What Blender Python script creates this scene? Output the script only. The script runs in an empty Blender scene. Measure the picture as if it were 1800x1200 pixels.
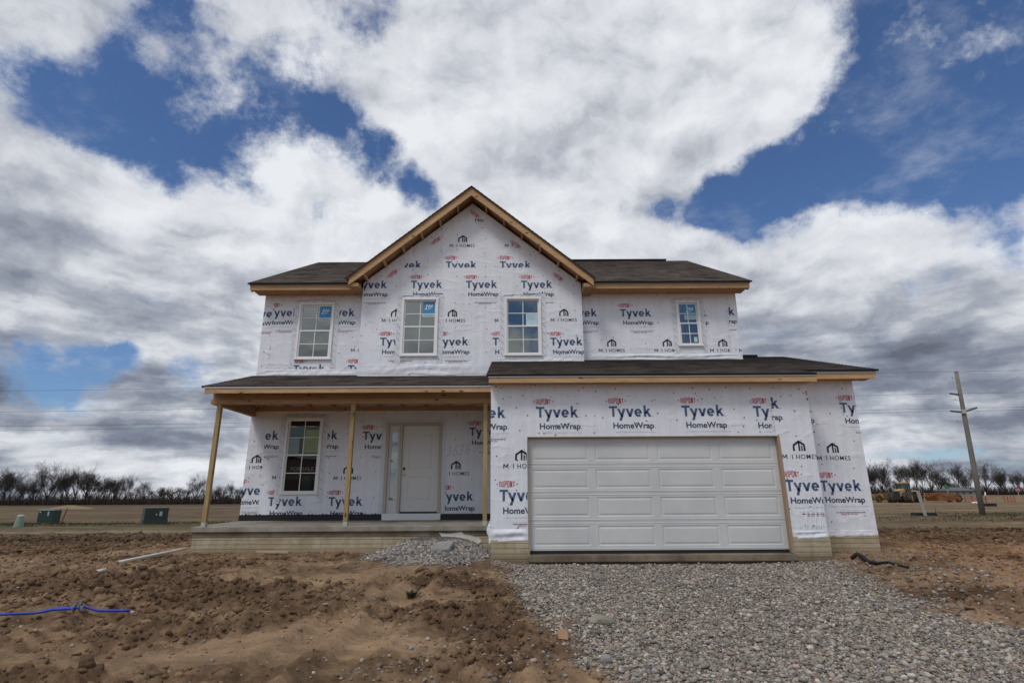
import bpy, bmesh, math, random
import numpy as np
from mathutils import Vector, Matrix

rnd = random.Random(7)
S = bpy.context.scene
COL = S.collection

# ------------------------------------------------------------------ camera
F_PX = 979.8                      # focal length in pixels of an 1800 wide frame
PITCH, ROLL, YAW = 0.27129, -0.005772, 0.003450
_fwd = Vector((math.sin(YAW) * math.cos(PITCH), math.cos(YAW) * math.cos(PITCH), math.sin(PITCH)))
_rt = Vector((math.cos(YAW), -math.sin(YAW), 0))
_up = _rt.cross(_fwd)
RT = _rt * math.cos(ROLL) + _up * math.sin(ROLL)
UP = -_rt * math.sin(ROLL) + _up * math.cos(ROLL)
FW = _fwd
cam_d = bpy.data.cameras.new('camera')
cam = bpy.data.objects.new('camera', cam_d)
COL.objects.link(cam)
cam_d.sensor_width = 36
cam_d.lens = F_PX / 1800 * 36
cam_d.clip_start = 0.05
cam_d.clip_end = 6000
cam.matrix_world = Matrix(((RT.x, UP.x, -FW.x, 0), (RT.y, UP.y, -FW.y, 0), (RT.z, UP.z, -FW.z, 0), (0, 0, 0, 1)))
S.camera = cam

def ray(u, v):
    return RT * ((u - 900) / F_PX) + UP * (-(v - 600) / F_PX) + FW

def at(u, v, Y):
    d = ray(u, v)
    return d * (Y / d.y)

# ------------------------------------------------------------------ world, sun, exposure
SUN_EL, SUN_AZ = math.radians(55), math.radians(216)     # azimuth clockwise from +Y
S.view_settings.view_transform = 'Standard'
S.view_settings.look = 'None'
S.view_settings.gamma = 1
S.view_settings.use_curve_mapping = False
S.view_settings.exposure = 0.22

W = bpy.data.worlds.new('World')
S.world = W
W.use_nodes = True
wt = W.node_tree
wt.nodes.clear()

class NT:
    def __init__(s, t): s.t = t
    def n(s, typ, **kw):
        x = s.t.nodes.new(typ)
        for k, v in kw.items(): setattr(x, k, v)
        return x
    def put(s, sock, v):
        if hasattr(v, 'is_linked') or isinstance(v, bpy.types.NodeSocket): s.t.links.new(v, sock)
        elif v is not None:
            if isinstance(v, (tuple, list)) and len(v) == 3 and sock.type == 'RGBA': v = (*v, 1)
            sock.default_value = v
    def math(s, op, a, b=None, c=None, clamp=False):
        x = s.n('ShaderNodeMath', operation=op, use_clamp=clamp)
        for i, v in enumerate((a, b, c)): s.put(x.inputs[i], v)
        return x.outputs[0]
    def vm(s, op, a, b=None, c=None):
        x = s.n('ShaderNodeVectorMath', operation=op)
        s.put(x.inputs[0], a)
        if b is not None: s.put(x.inputs[3 if op == 'SCALE' else 1], b)
        if c is not None: s.put(x.inputs[2], c)
        return x.outputs['Value' if op in ('DOT_PRODUCT', 'LENGTH') else 'Vector']
    def mix(s, f, a, b, mode='MIX'):
        x = s.n('ShaderNodeMix', data_type='RGBA', blend_type=mode)
        s.put(x.inputs[0], f); s.put(x.inputs[6], a); s.put(x.inputs[7], b)
        return x.outputs[2]
    def noise(s, vec, scale, detail=4, rough=.55, lac=2.0, dist=0, color=False, dim='3D'):
        x = s.n('ShaderNodeTexNoise', noise_dimensions=dim)
        if vec is not None: s.put(x.inputs['Vector'], vec)
        for k, v in (('Scale', scale), ('Detail', detail), ('Roughness', rough), ('Lacunarity', lac), ('Distortion', dist)): s.put(x.inputs[k], v)
        return x.outputs['Color' if color else 0]
    def ramp(s, f, a, b, c=0.0, d=1.0, smooth=True):
        x = s.n('ShaderNodeMapRange', interpolation_type='SMOOTHSTEP' if smooth else 'LINEAR')
        s.put(x.inputs[0], f)
        for i, v in enumerate((a, b, c, d)): s.put(x.inputs[i + 1], v)
        return x.outputs[0]
    def bump(s, h, strength=.5, dist=.01):
        x = s.n('ShaderNodeBump')
        s.put(x.inputs['Height'], h); x.inputs['Strength'].default_value = strength; x.inputs['Distance'].default_value = dist
        return x.outputs[0]

w = NT(wt)
# gaps of blue between the clouds and dark undersides: direction, angular radius, weight
def _pd(u, v):
    return ray(u, v).normalized()
BLUE = [(320, 105, 85, 0.80), (265, 45, 60, 0.72), (350, 155, 60, 0.72), (80, 160, 52, 0.72), (150, 200, 50, 0.44), (205, 235, 50, 0.56), (335, 255, 52, 0.60), (270, 205, 40, 0.36), (420, 60, 45, 0.28), (520, 100, 45, 0.24),
        (490, 195, 62, 0.80), (560, 185, 55, 0.48), (600, 235, 48, 0.76), (575, 10, 65, 0.80), (650, 5, 45, 0.72), (470, 60, 25, 0.24), (302, 308, 20, 0.64), (412, 305, 30, 0.64), (568, 364, 24, 0.72),
        (690, 300, 34, .9), (745, 345, 36, .9), (1790, 30, 150, 1.5), (1690, 50, 90, 1.1), (1770, 180, 100, 1.3), (1650, 170, 70, .95), (1640, 260, 55, 1.1), (1560, 270, 60, 1.0),
        (1480, 300, 58, 1.1), (1390, 320, 55, 1.15), (1310, 350, 48, 1.2), (1240, 365, 38, 1.0), (1160, 352, 34, 1.0), (1090, 350, 26, .8), (1420, 255, 50, .6), (1500, 220, 50, .6),
        (70, 652, 38, .8), (140, 690, 38, .8), (212, 642, 26, .8), (335, 660, 30, .8), (300, 725, 30, .55), (1690, 472, 22, .55), (1630, 500, 20, .4), (1790, 430, 30, .4)]
DARK = [(-20, 400, 120, .85), (60, 440, 60, .45), (40, 600, 70, .45), (230, 595, 60, .5), (390, 628, 70, .7), (5, 680, 42, 1.3), (300, 672, 30, .5), (1350, 575, 110, .6), (1450, 540, 80, .3), (1560, 690, 120, .22), (1700, 770, 120, .25),
        (1600, 560, 90, .12), (1720, 690, 80, .35), (1600, 620, 70, .3), (1580, 770, 60, .3), (1760, 790, 60, .3), (80, 800, 120, .25), (240, 770, 70, .2), (1020, 130, 100, .28), (850, 70, 80, .15), (160, 20, 90, .45), (1790, 640, 110, .35), (430, 470, 90, .2), (1180, 480, 90, .18), (700, 230, 60, .15)]
tc = w.n('ShaderNodeTexCoord')
D0 = tc.outputs['Generated']
wn = w.noise(D0, 4.0, 8, .60, color=True)
wn = w.vm('SCALE', w.vm('SUBTRACT', wn, (.5, .5, .5)), .16)
DW = w.vm('NORMALIZE', w.vm('ADD', D0, wn))
def blobs(lst, dirv, kf=1.0):
    acc = 0.0
    for u, v, r, a in lst:
        d = _pd(u, v)
        k = kf * 1.0 / (r / F_PX * .75) ** 2
        g = w.math('EXPONENT', w.math('MULTIPLY_ADD', w.vm('DOT_PRODUCT', dirv, tuple(d)), k, -k))
        acc = w.math('MULTIPLY_ADD', g, a, acc)
    return acc
sep = w.n('ShaderNodeSeparateXYZ'); w.put(sep.inputs[0], D0)
dz = w.math('MAXIMUM', sep.outputs[2], 0.0)
inv = w.math('DIVIDE', 1.0, w.math('ADD', dz, .22))
P = w.vm('SCALE', D0, inv)                                  # a cloud layer seen in perspective
clear = w.math('MINIMUM', blobs(BLUE, DW), 1.08)
back = w.ramp(sep.outputs[1], .15, -.25)                    # the half of the sky behind the camera: broken cloud
bn = w.noise(D0, 2.6, 6, .58)
clear = w.math('MULTIPLY_ADD', w.math('MULTIPLY', back, w.ramp(bn, .47, .60)), .9, clear)
frac = w.noise(w.vm('ADD', D0, (3.3, 1.7, .4)), 6.5, 12, .64)       # feathery, torn rims
frac2 = w.noise(w.vm('ADD', P, (1.3, .7, .4)), 1.6, 10, .62)
edge = w.math('ADD', w.math('MULTIPLY', w.math('SUBTRACT', frac, .52), 3.2), w.math('MULTIPLY', w.math('SUBTRACT', frac2, .5), 2.0))
clear = w.math('MULTIPLY_ADD', edge, w.ramp(clear, .02, .45), clear)
cover = w.ramp(clear, .98, .18)                             # 1 = cloud
veil = w.math('MULTIPLY', w.ramp(w.noise(w.vm('ADD', P, (4.1, 2.2, 0)), 2.6, 12, .66), .50, .80), .40)
cover = w.math('MAXIMUM', cover, veil)
dark = blobs(DARK, DW)
# relief of the clouds: difference of two samples of the same billows
Lv = Vector((-.25, -.30, .50)) * .085
WS = w.vm('SCALE', wn, .8)
def billow(vec):
    a = w.noise(vec, 3.2, 9, .56)
    b = w.noise(w.vm('ADD', vec, (5.2, 1.1, 3.3)), 8.0, 7, .55)
    return w.math('MULTIPLY_ADD', b, .30, a)
PB = w.vm('MULTIPLY', w.vm('ADD', D0, WS), (1.0, 1.0, 1.7))
b0 = billow(PB)
b1 = billow(w.vm('ADD', PB, tuple(Lv)))
rel = w.math('MULTIPLY', w.math('SUBTRACT', b0, b1), 1.7)
big = w.noise(w.vm('ADD', D0, (7.7, 2.0, 5.0)), 2.4, 6, .5)
rel = w.math('MULTIPLY_ADD', w.math('SUBTRACT', big, .5), .7, rel)
low = w.ramp(dz, .46, .10)                                  # farther, thicker banks towards the horizon
bands = w.noise(w.vm('MULTIPLY', w.vm('ADD', D0, w.vm('SCALE', wn, .30)), (5.5, 5.5, 24.0)), 1.0, 9, .56)
rel = w.math('ADD', rel, w.math('MULTIPLY', low, w.math('MULTIPLY', w.math('SUBTRACT', bands, .5), 2.1)))
gaps = w.math('MULTIPLY', low, w.ramp(w.noise(w.vm('MULTIPLY', w.vm('ADD', D0, w.vm('SCALE', wn, .25)), (4.2, 4.2, 17.0)), 1.0, 9, .6), .54, .70))
cover = w.math('MULTIPLY', cover, w.math('SUBTRACT', 1.0, w.math('MULTIPLY', gaps, .9)))
sh = w.math('SUBTRACT', w.math('ADD', .84, rel), w.math('MULTIPLY', dark, .40))
sh = w.math('SUBTRACT', sh, w.math('MULTIPLY', low, .02))
sh = w.math('MULTIPLY_ADD', w.math('SUBTRACT', 1.0, cover), .12, sh)
sh = w.math('MAXIMUM', w.math('MINIMUM', sh, 1.05), .0)
CLOUD_GAIN = 10.0
cl = w.n('ShaderNodeValToRGB')
w.put(cl.inputs[0], sh)
els = cl.color_ramp.elements
els[0].position = 0; els[0].color = (.115, .128, .165, 1)
els[1].position = 1; els[1].color = (.70, .72, .755, 1)
for p, c in ((.3, (.195, .218, .275, 1)), (.55, (.35, .376, .43, 1)), (.78, (.57, .59, .63, 1))):
    e = els.new(p); e.color = c
cloud = w.vm('SCALE', cl.outputs[0], CLOUD_GAIN)
sky = w.n('ShaderNodeTexSky', sky_type='NISHITA', sun_disc=False, sun_elevation=SUN_EL, sun_rotation=SUN_AZ, air_density=1.0, dust_density=.6, ozone_density=1.6)
skyc = w.vm('MULTIPLY', sky.outputs[0], (.52, .66, .86))
bg = w.n('ShaderNodeBackground')
w.put(bg.inputs[0], w.mix(cover, skyc, cloud))
bg.inputs[1].default_value = .1
wo = w.n('ShaderNodeOutputWorld')
wt.links.new(bg.outputs[0], wo.inputs[0])

sun_d = bpy.data.lights.new('sun', 'SUN')
sun_d.energy = 1.25
sun_d.angle = math.radians(14)
sun_d.color = (1, .965, .92)
sun = bpy.data.objects.new('sun', sun_d)
COL.objects.link(sun)
_sd = Vector((math.sin(SUN_AZ) * math.cos(SUN_EL), math.cos(SUN_AZ) * math.cos(SUN_EL), math.sin(SUN_EL)))
sun.rotation_euler = (-_sd).to_track_quat('-Z', 'Y').to_euler()
sun.location = _sd * 40

# ------------------------------------------------------------------ materials
MATS = {}
def mat(name, col=(.5, .5, .5), rough=.7, metal=0.0, spec=.4, fn=None):
    m = bpy.data.materials.new(name)
    m.use_nodes = True
    t = NT(m.node_tree)
    p = m.node_tree.nodes['Principled BSDF']
    p.inputs['Base Color'].default_value = (*col, 1)
    p.inputs['Roughness'].default_value = rough
    p.inputs['Metallic'].default_value = metal
    p.inputs['Specular IOR Level'].default_value = spec
    if fn:
        o = t.n('ShaderNodeTexCoord').outputs['Object']
        fn(t, p, o)
    MATS[name] = m
    return m

def f_wrap(col):
    def fn(t, p, o):
        big = t.noise(t.vm('MULTIPLY', o, (1, 1, .7)), 1.3, 4, .55)
        crk = t.noise(t.vm('MULTIPLY', o, (5, 5, 1.1)), 1.6, 5, .6, dist=1.2)
        fine = t.noise(t.vm('MULTIPLY', o, (40, 40, 6)), 1.0, 3, .5)
        dg = t.noise(t.vm('MULTIPLY', t.vm('ADD', o, t.vm('SCALE', t.noise(o, .8, 2, color=True), .5)), (2.6, 2.6, 7.0)), 1.0, 2, .4)
        big = t.math('ADD', big, t.math('MULTIPLY', t.ramp(dg, .52, .72), .16))
        h = t.math('ADD', t.math('MULTIPLY', big, .9), t.math('MULTIPLY_ADD', fine, .10, t.math('MULTIPLY', crk, .35)))
        t.put(p.inputs['Normal'], t.bump(h, .8, .045))
        blot = t.noise(o, 2.2, 5, .6)
        lines = t.noise(t.vm('MULTIPLY', o, (9, 9, .25)), 1.0, 2, .5)
        f = t.math('ADD', t.math('MULTIPLY', blot, .55), t.math('MULTIPLY', lines, .45))
        c = t.mix(t.ramp(f, .35, .65), tuple(x * .90 for x in col), col)
        t.put(p.inputs['Base Color'], c)
    return fn
mat('wrap', (.765, .785, .83), .55, spec=.35, fn=f_wrap((.765, .785, .83)))
mat('print_blue', (.045, .085, .17), .5, fn=f_wrap((.066, .112, .205)))
mat('print_navy', (.04, .055, .10), .5, fn=f_wrap((.052, .068, .115)))
mat('print_red', (.42, .05, .06), .5, fn=f_wrap((.50, .045, .06)))
mat('print_black', (.02, .02, .022), .5, fn=f_wrap((.02, .02, .024)))
mat('print_grey', (.5, .5, .54), .55, fn=f_wrap((.60, .60, .63)))
mat('nail_cap', (.03, .035, .045), .45)
mat('tape', (.66, .68, .71), .4, fn=f_wrap((.68, .70, .735)))
mat('tape_mark', (.32, .36, .42), .5)

def f_wood(a, b, axis, knots=True):
    def fn(t, p, o):
        sc = [14, 14, 14]; sc[axis] = .9
        g = t.noise(t.vm('MULTIPLY', o, tuple(sc)), 3.0, 5, .6, dist=.6)
        lo = t.noise(o, .8, 2)
        c = t.mix(t.ramp(t.math('ADD', t.math('MULTIPLY', g, .7), t.math('MULTIPLY', lo, .3)), .32, .68), a, b)
        if knots:
            vo = t.n('ShaderNodeTexVoronoi'); sk = [5, 5, 5]; sk[axis] = 2.2
            t.put(vo.inputs['Vector'], t.vm('MULTIPLY', o, tuple(sk))); vo.inputs['Scale'].default_value = 1.1
            c = t.mix(t.ramp(vo.outputs[0], .16, .07), c, tuple(x * .22 for x in a))
        t.put(p.inputs['Base Color'], c)
        t.put(p.inputs['Normal'], t.bump(g, .25, .004))
    return fn
mat('lumber', fn=f_wood((.36, .212, .102), (.54, .358, .188), 0), rough=.75)
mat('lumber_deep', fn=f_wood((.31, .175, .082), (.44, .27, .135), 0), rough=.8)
mat('lumber_treated', fn=f_wood((.26, .175, .075), (.40, .29, .135), 2), rough=.75)
mat('lumber_side', fn=f_wood((.36, .19, .085), (.50, .29, .14), 1), rough=.8)
mat('brick_mould', fn=f_wood((.30, .20, .13), (.37, .27, .18), 2, False), rough=.7)
mat('post_foot', (.40, .42, .36), .7)
mat('osb', fn=f_wood((.22, .13, .07), (.38, .24, .13), 1, False), rough=.85)

def f_shingle(axis):
    # axis: the coordinate that runs along the courses
    def fn(t, p, o):
        sx = t.n('ShaderNodeSeparateXYZ'); t.put(sx.inputs[0], o)
        along = sx.outputs[axis]
        up = sx.outputs[2]
        cm = t.n('ShaderNodeCombineXYZ'); t.put(cm.inputs[0], along); t.put(cm.inputs[1], up)
        br = t.n('ShaderNodeTexBrick', offset=.37, offset_frequency=2, squash=.7, squash_frequency=3)
        t.put(br.inputs['Vector'], cm.outputs[0])
        for k, v in (('Scale', 1.0), ('Mortar Size', .003), ('Bias', 0.0), ('Brick Width', .23), ('Row Height', .14 * .42)): br.inputs[k].default_value = v
        br.inputs['Color1'].default_value = (0, 0, 0, 1); br.inputs['Color2'].default_value = (1, 1, 1, 1); br.inputs['Mortar'].default_value = (.2, .2, .2, 1)
        g = t.noise(o, 190, 3, .7)
        pt = t.noise(t.vm('MULTIPLY', o, (1, 1, 2)), 1.1, 3)
        st = t.noise(t.vm('MULTIPLY', o, (1.5, 1.5, 5.0)), 1.0, 8, .74)
        tone = t.math('ADD', t.math('MULTIPLY', br.outputs[0], .42), t.math('ADD', t.math('MULTIPLY', g, .25), t.math('MULTIPLY', t.noise(t.vm('MULTIPLY', o, (2.2, 2.2, 17)), 1.7, 6, .7), .85)))
        c = t.mix(t.ramp(t.math('MULTIPLY_ADD', t.math('SUBTRACT', st, .5), 4.4, tone), .05, 1.30, smooth=False), (.010, .0085, .0075), (.205, .160, .130))
        t.put(p.inputs['Base Color'], c)
        t.put(p.inputs['Normal'], t.bump(t.math('ADD', g, t.math('MULTIPLY', br.outputs[0], .8)), .6, .006))
    return fn
mat('shingle', rough=.9, spec=.25, fn=f_shingle(0))
mat('shingle_gable', rough=.9, spec=.25, fn=f_shingle(1))
mat('shingle_edge', (.018, .017, .017), .9)
mat('drip_edge', (.42, .42, .42), .45, .3)
mat('vinyl', (.78, .78, .77), .4)
mat('door_white', (.66, .65, .62), .5)
mat('door_frame', (.47, .42, .35), .6)
def f_gd(t, p, o):
    g = t.noise(t.vm('MULTIPLY', o, (1.2, 1, 12)), 22, 4, .6)
    t.put(p.inputs['Normal'], t.bump(g, .22, .003))
    b = t.noise(o, 1.2, 4)
    t.put(p.inputs['Base Color'], t.mix(t.ramp(b, .3, .7), (.52, .53, .52), (.60, .605, .59)))
mat('garage_white', (.64, .65, .64), .5, fn=f_gd)
mat('rubber', (.012, .012, .012), .6)
mat('flashing_black', (.012, .012, .014), .45)
mat('hardware_black', (.01, .01, .01), .35)
mat('steel', (.6, .58, .55), .3, 1.0)
mat('dark_room', (.10, .085, .07), .9)

def f_pane(t, p, o):
    out = t.t.nodes['Material Output']
    gl = t.n('ShaderNodeBsdfGlossy'); gl.inputs['Roughness'].default_value = .012
    gl.inputs['Color'].default_value = (.90, .94, .92, 1)
    tr = t.n('ShaderNodeBsdfTransparent'); tr.inputs['Color'].default_value = (.84, .87, .85, 1)
    lw = t.n('ShaderNodeLayerWeight'); lw.inputs['Blend'].default_value = .5
    bmp = t.bump(t.noise(o, 1.6, 1), .05, .06)
    t.put(gl.inputs['Normal'], bmp)
    mx = t.n('ShaderNodeMixShader')
    t.put(mx.inputs[0], t.math('MULTIPLY_ADD', t.math('POWER', lw.outputs['Facing'], 5.0), .86, .135, clamp=True))
    t.put(mx.inputs[1], tr.outputs[0]); t.put(mx.inputs[2], gl.outputs[0])
    t.put(out.inputs[0], mx.outputs[0])
mat('pane', fn=f_pane)
mat('film_blue', (.04, .25, .47), .4)
mat('film_pale', (.47, .62, .66), .5)
mat('film_white', (.70, .82, .85), .5)
mat('paper_green', (.60, .72, .28), .7)
mat('sign_black', (.008, .008, .009), .5)
mat('sign_letter', (.60, .58, .58), .6)

def f_brick(t, p, o):
    sx = t.n('ShaderNodeSeparateXYZ'); t.put(sx.inputs[0], o)
    cm = t.n('ShaderNodeCombineXYZ'); t.put(cm.inputs[0], t.math('ADD', sx.outputs[0], sx.outputs[1])); t.put(cm.inputs[1], sx.outputs[2])
    zz = t.math('FRACT', t.math('DIVIDE', t.math('ADD', sx.outputs[2], 5.0), .094))
    line = t.math('MAXIMUM', t.ramp(zz, .09, .02), t.ramp(zz, .93, .985))
    br = t.n('ShaderNodeTexBrick', offset=.5)
    t.put(br.inputs['Vector'], cm.outputs[0])
    for k, v in (('Scale', 1.0), ('Mortar Size', .0035), ('Mortar Smooth', .5), ('Bias', 0.0), ('Brick Width', .40), ('Row Height', .188)): br.inputs[k].default_value = v
    n1 = t.noise(o, 2.6, 7, .7); n2 = t.noise(t.vm('MULTIPLY', o, (3, 3, .6)), 2.0, 4); n3 = t.noise(o, 38, 4, .6)
    c = t.mix(t.ramp(n1, .32, .7), (.33, .265, .165), (.47, .41, .30))
    c = t.mix(t.math('MULTIPLY', line, t.ramp(n3, .25, .6, .25, .75)), c, (.15, .115, .07))
    c = t.mix(t.math('MULTIPLY', br.outputs[1], t.ramp(n2, .35, .7, 0, .6)), c, (.17, .13, .08))
    c = t.mix(t.ramp(n2, .5, .72, 0, .55), c, (.27, .195, .115))
    c = t.mix(t.math('MULTIPLY', t.ramp(sx.outputs[2], -.98, -1.22), t.ramp(n1, .25, .6, .35, .95)), c, (.15, .10, .06))
    t.put(p.inputs['Base Color'], c)
    t.put(p.inputs['Normal'], t.bump(t.math('ADD', t.math('MULTIPLY', line, -1.0), t.math('MULTIPLY', n3, .7)), .7, .012))
mat('brick_form', rough=.9, spec=.2, fn=f_brick)
def f_conc(a, b):
    def fn(t, p, o):
        n1 = t.noise(o, 2.0, 7, .65); n2 = t.noise(o, 60, 3)
        t.put(p.inputs['Base Color'], t.mix(t.ramp(n1, .3, .7), a, b))
        t.put(p.inputs['Normal'], t.bump(t.math('MULTIPLY_ADD', n1, 2, n2), .4, .01))
    return fn
mat('concrete', rough=.9, spec=.2, fn=f_conc((.19, .17, .13), (.32, .30, .255)))
mat('concrete_damp', rough=.85, spec=.2, fn=f_conc((.10, .075, .05), (.22, .18, .13)))
mat('concrete_grey', rough=.9, spec=.2, fn=f_conc((.17, .17, .16), (.27, .27, .26)))

# ------------------------------------------------------------------ builders
def tag(o, label=None, cat=None, group=None, kind=None):
    if label: o['label'] = label
    if cat: o['category'] = cat
    if group: o['group'] = group
    if kind: o['kind'] = kind
    return o

def empty(name, loc, rz=0.0):
    o = bpy.data.objects.new(name, None)
    o.empty_display_size = .2
    COL.objects.link(o)
    o.location = loc
    o.rotation_euler = (0, 0, rz)
    return o

class MB:
    def __init__(s): s.v = []; s.f = []; s.m = []
    def add(s, vs, fs, mi=0):
        b = len(s.v); s.v += [tuple(x) for x in vs]
        for f in fs: s.f.append(tuple(i + b for i in f)); s.m.append(mi)
    def quad(s, a, b, c, d, mi=0): s.add((a, b, c, d), ((0, 1, 2, 3),), mi)
    def box(s, x0, x1, y0, y1, z0, z1, mi=0):
        s.add([(x, y, z) for z in (z0, z1) for y in (y0, y1) for x in (x0, x1)],
              ((0, 2, 3, 1), (4, 5, 7, 6), (0, 1, 5, 4), (2, 6, 7, 3), (0, 4, 6, 2), (1, 3, 7, 5)), mi)
    def hexa(s, p, mi=0):   # 8 points, same order as box
        s.add(p, ((0, 2, 3, 1), (4, 5, 7, 6), (0, 1, 5, 4), (2, 6, 7, 3), (0, 4, 6, 2), (1, 3, 7, 5)), mi)
    def bar(s, a, b, wx, wy, mi=0, up=(0, 0, 1)):
        a = Vector(a); b = Vector(b); d = (b - a).normalized(); u = Vector(up)
        x = d.cross(u)
        if x.length < 1e-4: x = d.cross(Vector((0, 1, 0)))
        x.normalize(); y = x.cross(d)
        p = [q + x * sx * wx / 2 + y * sy * wy / 2 for q in (a, b) for sy in (-1, 1) for sx in (-1, 1)]
        s.hexa(p, mi)
    def prism(s, poly, y0, y1, mi=0):       # polygon in x,z extruded along y
        n = len(poly)
        vs = [(x, y0, z) for x, z in poly] + [(x, y1, z) for x, z in poly]
        fs = [tuple(range(n)), tuple(range(2 * n - 1, n - 1, -1))] + [(i, i + n, (i + 1) % n + n, (i + 1) % n) for i in range(n)]
        s.add(vs, fs, mi)
    def prism_z(s, poly, z0, z1, mi=0):
        n = len(poly)
        vs = [(x, y, z0) for x, y in poly] + [(x, y, z1) for x, y in poly]
        fs = [tuple(range(n - 1, -1, -1)), tuple(range(n, 2 * n))] + [(i, (i + 1) % n, (i + 1) % n + n, i + n) for i in range(n)]
        s.add(vs, fs, mi)
    def tube(s, pts, rads, n=8, mi=0, cap=True):
        pts = [Vector(p) for p in pts]
        if not hasattr(rads, '__len__'): rads = [rads] * len(pts)
        ref = Vector((0, 0, 1))
        d0 = (pts[-1] - pts[0]).normalized()
        if abs(d0.z) > .8: ref = Vector((1, 0, 0))
        vs = []
        for i, p in enumerate(pts):
            d = (pts[min(i + 1, len(pts) - 1)] - pts[max(i - 1, 0)]).normalized()
            x = d.cross(ref).normalized(); y = x.cross(d)
            for k in range(n):
                a = 2 * math.pi * k / n
                vs.append(p + (x * math.cos(a) + y * math.sin(a)) * rads[i])
        fs = []
        for i in range(len(pts) - 1):
            for k in range(n):
                fs.append((i * n + k, i * n + (k + 1) % n, (i + 1) * n + (k + 1) % n, (i + 1) * n + k))
        if cap:
            fs.append(tuple(range(n - 1, -1, -1))); fs.append(tuple(range((len(pts) - 1) * n, len(pts) * n)))
        s.add(vs, fs, mi)
    def build(s, name, mats, parent=None, smooth=False, local=False):
        me = bpy.data.meshes.new(name)
        me.from_pydata(s.v, [], s.f)
        if not isinstance(mats, (list, tuple)): mats = [mats]
        for m in mats: me.materials.append(MATS[m])
        me.polygons.foreach_set('material_index', s.m)
        if smooth: me.polygons.foreach_set('use_smooth', [True] * len(s.f))
        me.update()
        o = bpy.data.objects.new(name, me)
        COL.objects.link(o)
        if parent is not None:
            o.parent = parent
            if not local:
                if parent.parent is None: o.location = -parent.location
        return o

def copy_tree(o, parent=None):
    c = o.copy(); COL.objects.link(c); c.parent = parent
    for ch in list(o.children): copy_tree(ch, c)
    return c

# ------------------------------------------------------------------ lettering as polygons
_gl = {}
def font_polys(txt, offset=0.0, spacing=1.0):
    key = (txt, offset, spacing)
    if key in _gl: return _gl[key]
    pol = []; xo = 0.0
    for ch in ([txt] if offset == 0 else [txt]):
        c = bpy.data.curves.new('tmp', 'FONT'); c.body = ch; c.offset = offset; c.space_character = spacing; c.resolution_u = 4
        o = bpy.data.objects.new('tmp', c); COL.objects.link(o)
        dg = bpy.context.evaluated_depsgraph_get(); dg.update()
        me = bpy.data.meshes.new_from_object(o.evaluated_get(dg))
        vs = [v.co for v in me.vertices]
        for p in me.polygons: pol.append([(vs[i].x, vs[i].y) for i in p.vertices])
        bpy.data.objects.remove(o); bpy.data.curves.remove(c); bpy.data.meshes.remove(me)
    xs = [x for p in pol for x, y in p]; ys = [y for p in pol for x, y in p]
    r = (pol, min(xs), max(xs), min(ys), max(ys))
    _gl[key] = r
    return r

def fit_text(txt, width, capfrac_h, offset, spacing=1.0):
    """polygons of txt: given width, given cap height, left edge x=0, baseline y=0"""
    pol, x0, x1, y0, y1 = font_polys(txt, offset, spacing)
    _, _, _, _, caph = font_polys('H', offset)
    sx = width / (x1 - x0); sy = capfrac_h / caph
    return [[((x - x0) * sx, y * sy) for x, y in p] for p in pol]

def stroke(a, b, w_):
    ax, ay = a; bx, by = b
    L_ = math.hypot(bx - ax, by - ay); nx, ny = -(by - ay) / L_ * w_ / 2, (bx - ax) / L_ * w_ / 2
    return [(ax + nx, ay + ny), (ax - nx, ay - ny), (bx - nx, by - ny), (bx + nx, by + ny)]

def hcut(a, b, w_, ylo, yhi):
    """slanted stroke whose ends are cut level at ylo and yhi; a, b on its centre line; w_ = level width"""
    (ax, ay), (bx, by) = a, b
    k = (bx - ax) / (by - ay)
    xl = ax + (ylo - ay) * k; xh = ax + (yhi - ay) * k
    return [(xl - w_ / 2, ylo), (xl + w_ / 2, ylo), (xh + w_ / 2, yhi), (xh - w_ / 2, yhi)]

def word_mark():
    P_ = []
    s = .047; cap = .218; xh = .162
    P_ += [[(0, cap - s * .9), (.168, cap - s * .9), (.168, cap), (0, cap)], [(.06, 0), (.06 + s, 0), (.06 + s, cap - s * .9), (.06, cap - s * .9)]]
    # y
    P_ += [hcut((.188, xh), (.262, 0), s * 1.1, .0, xh), hcut((.225, -.078), (.306, xh), s * 1.1, -.078, xh)]
    # v
    P_ += [hcut((.363, xh), (.425, 0), s * 1.1, 0, xh), hcut((.420, 0), (.478, xh), s * 1.1, 0, xh)]
    # e : ring with a bar, opening at the lower right
    cx, cy, ro, ri = .590, xh / 2, .083, .083 - s
    N = 26
    a0, a1 = math.radians(0), math.radians(318)
    for i in range(N):
        t0 = a0 + (a1 - a0) * i / N; t1 = a0 + (a1 - a0) * (i + 1) / N
        P_.append([(cx + .92 * ro * math.cos(t0), cy + ro * math.sin(t0)), (cx + .92 * ro * math.cos(t1), cy + ro * math.sin(t1)),
                   (cx + .88 * ri * math.cos(t1), cy + ri * 1.05 * math.sin(t1)), (cx + .88 * ri * math.cos(t0), cy + ri * 1.05 * math.sin(t0))])
    P_.append([(cx - .05, cy - .018), (cx + .076, cy - .018), (cx + .076, cy + .014), (cx - .05, cy + .014)])
    # k
    P_ += [[(.705, 0), (.705 + s, 0), (.705 + s, cap + .012), (.705, cap + .012)], hcut((.745, .072), (.815, xh), s * 1.15, .060, xh), hcut((.832, 0), (.772, .095), s * 1.2, 0, .098)]
    # registered mark
    P_.append([(.882, 0), (.896, 0), (.896, .014), (.882, .014)])
    return P_

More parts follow.
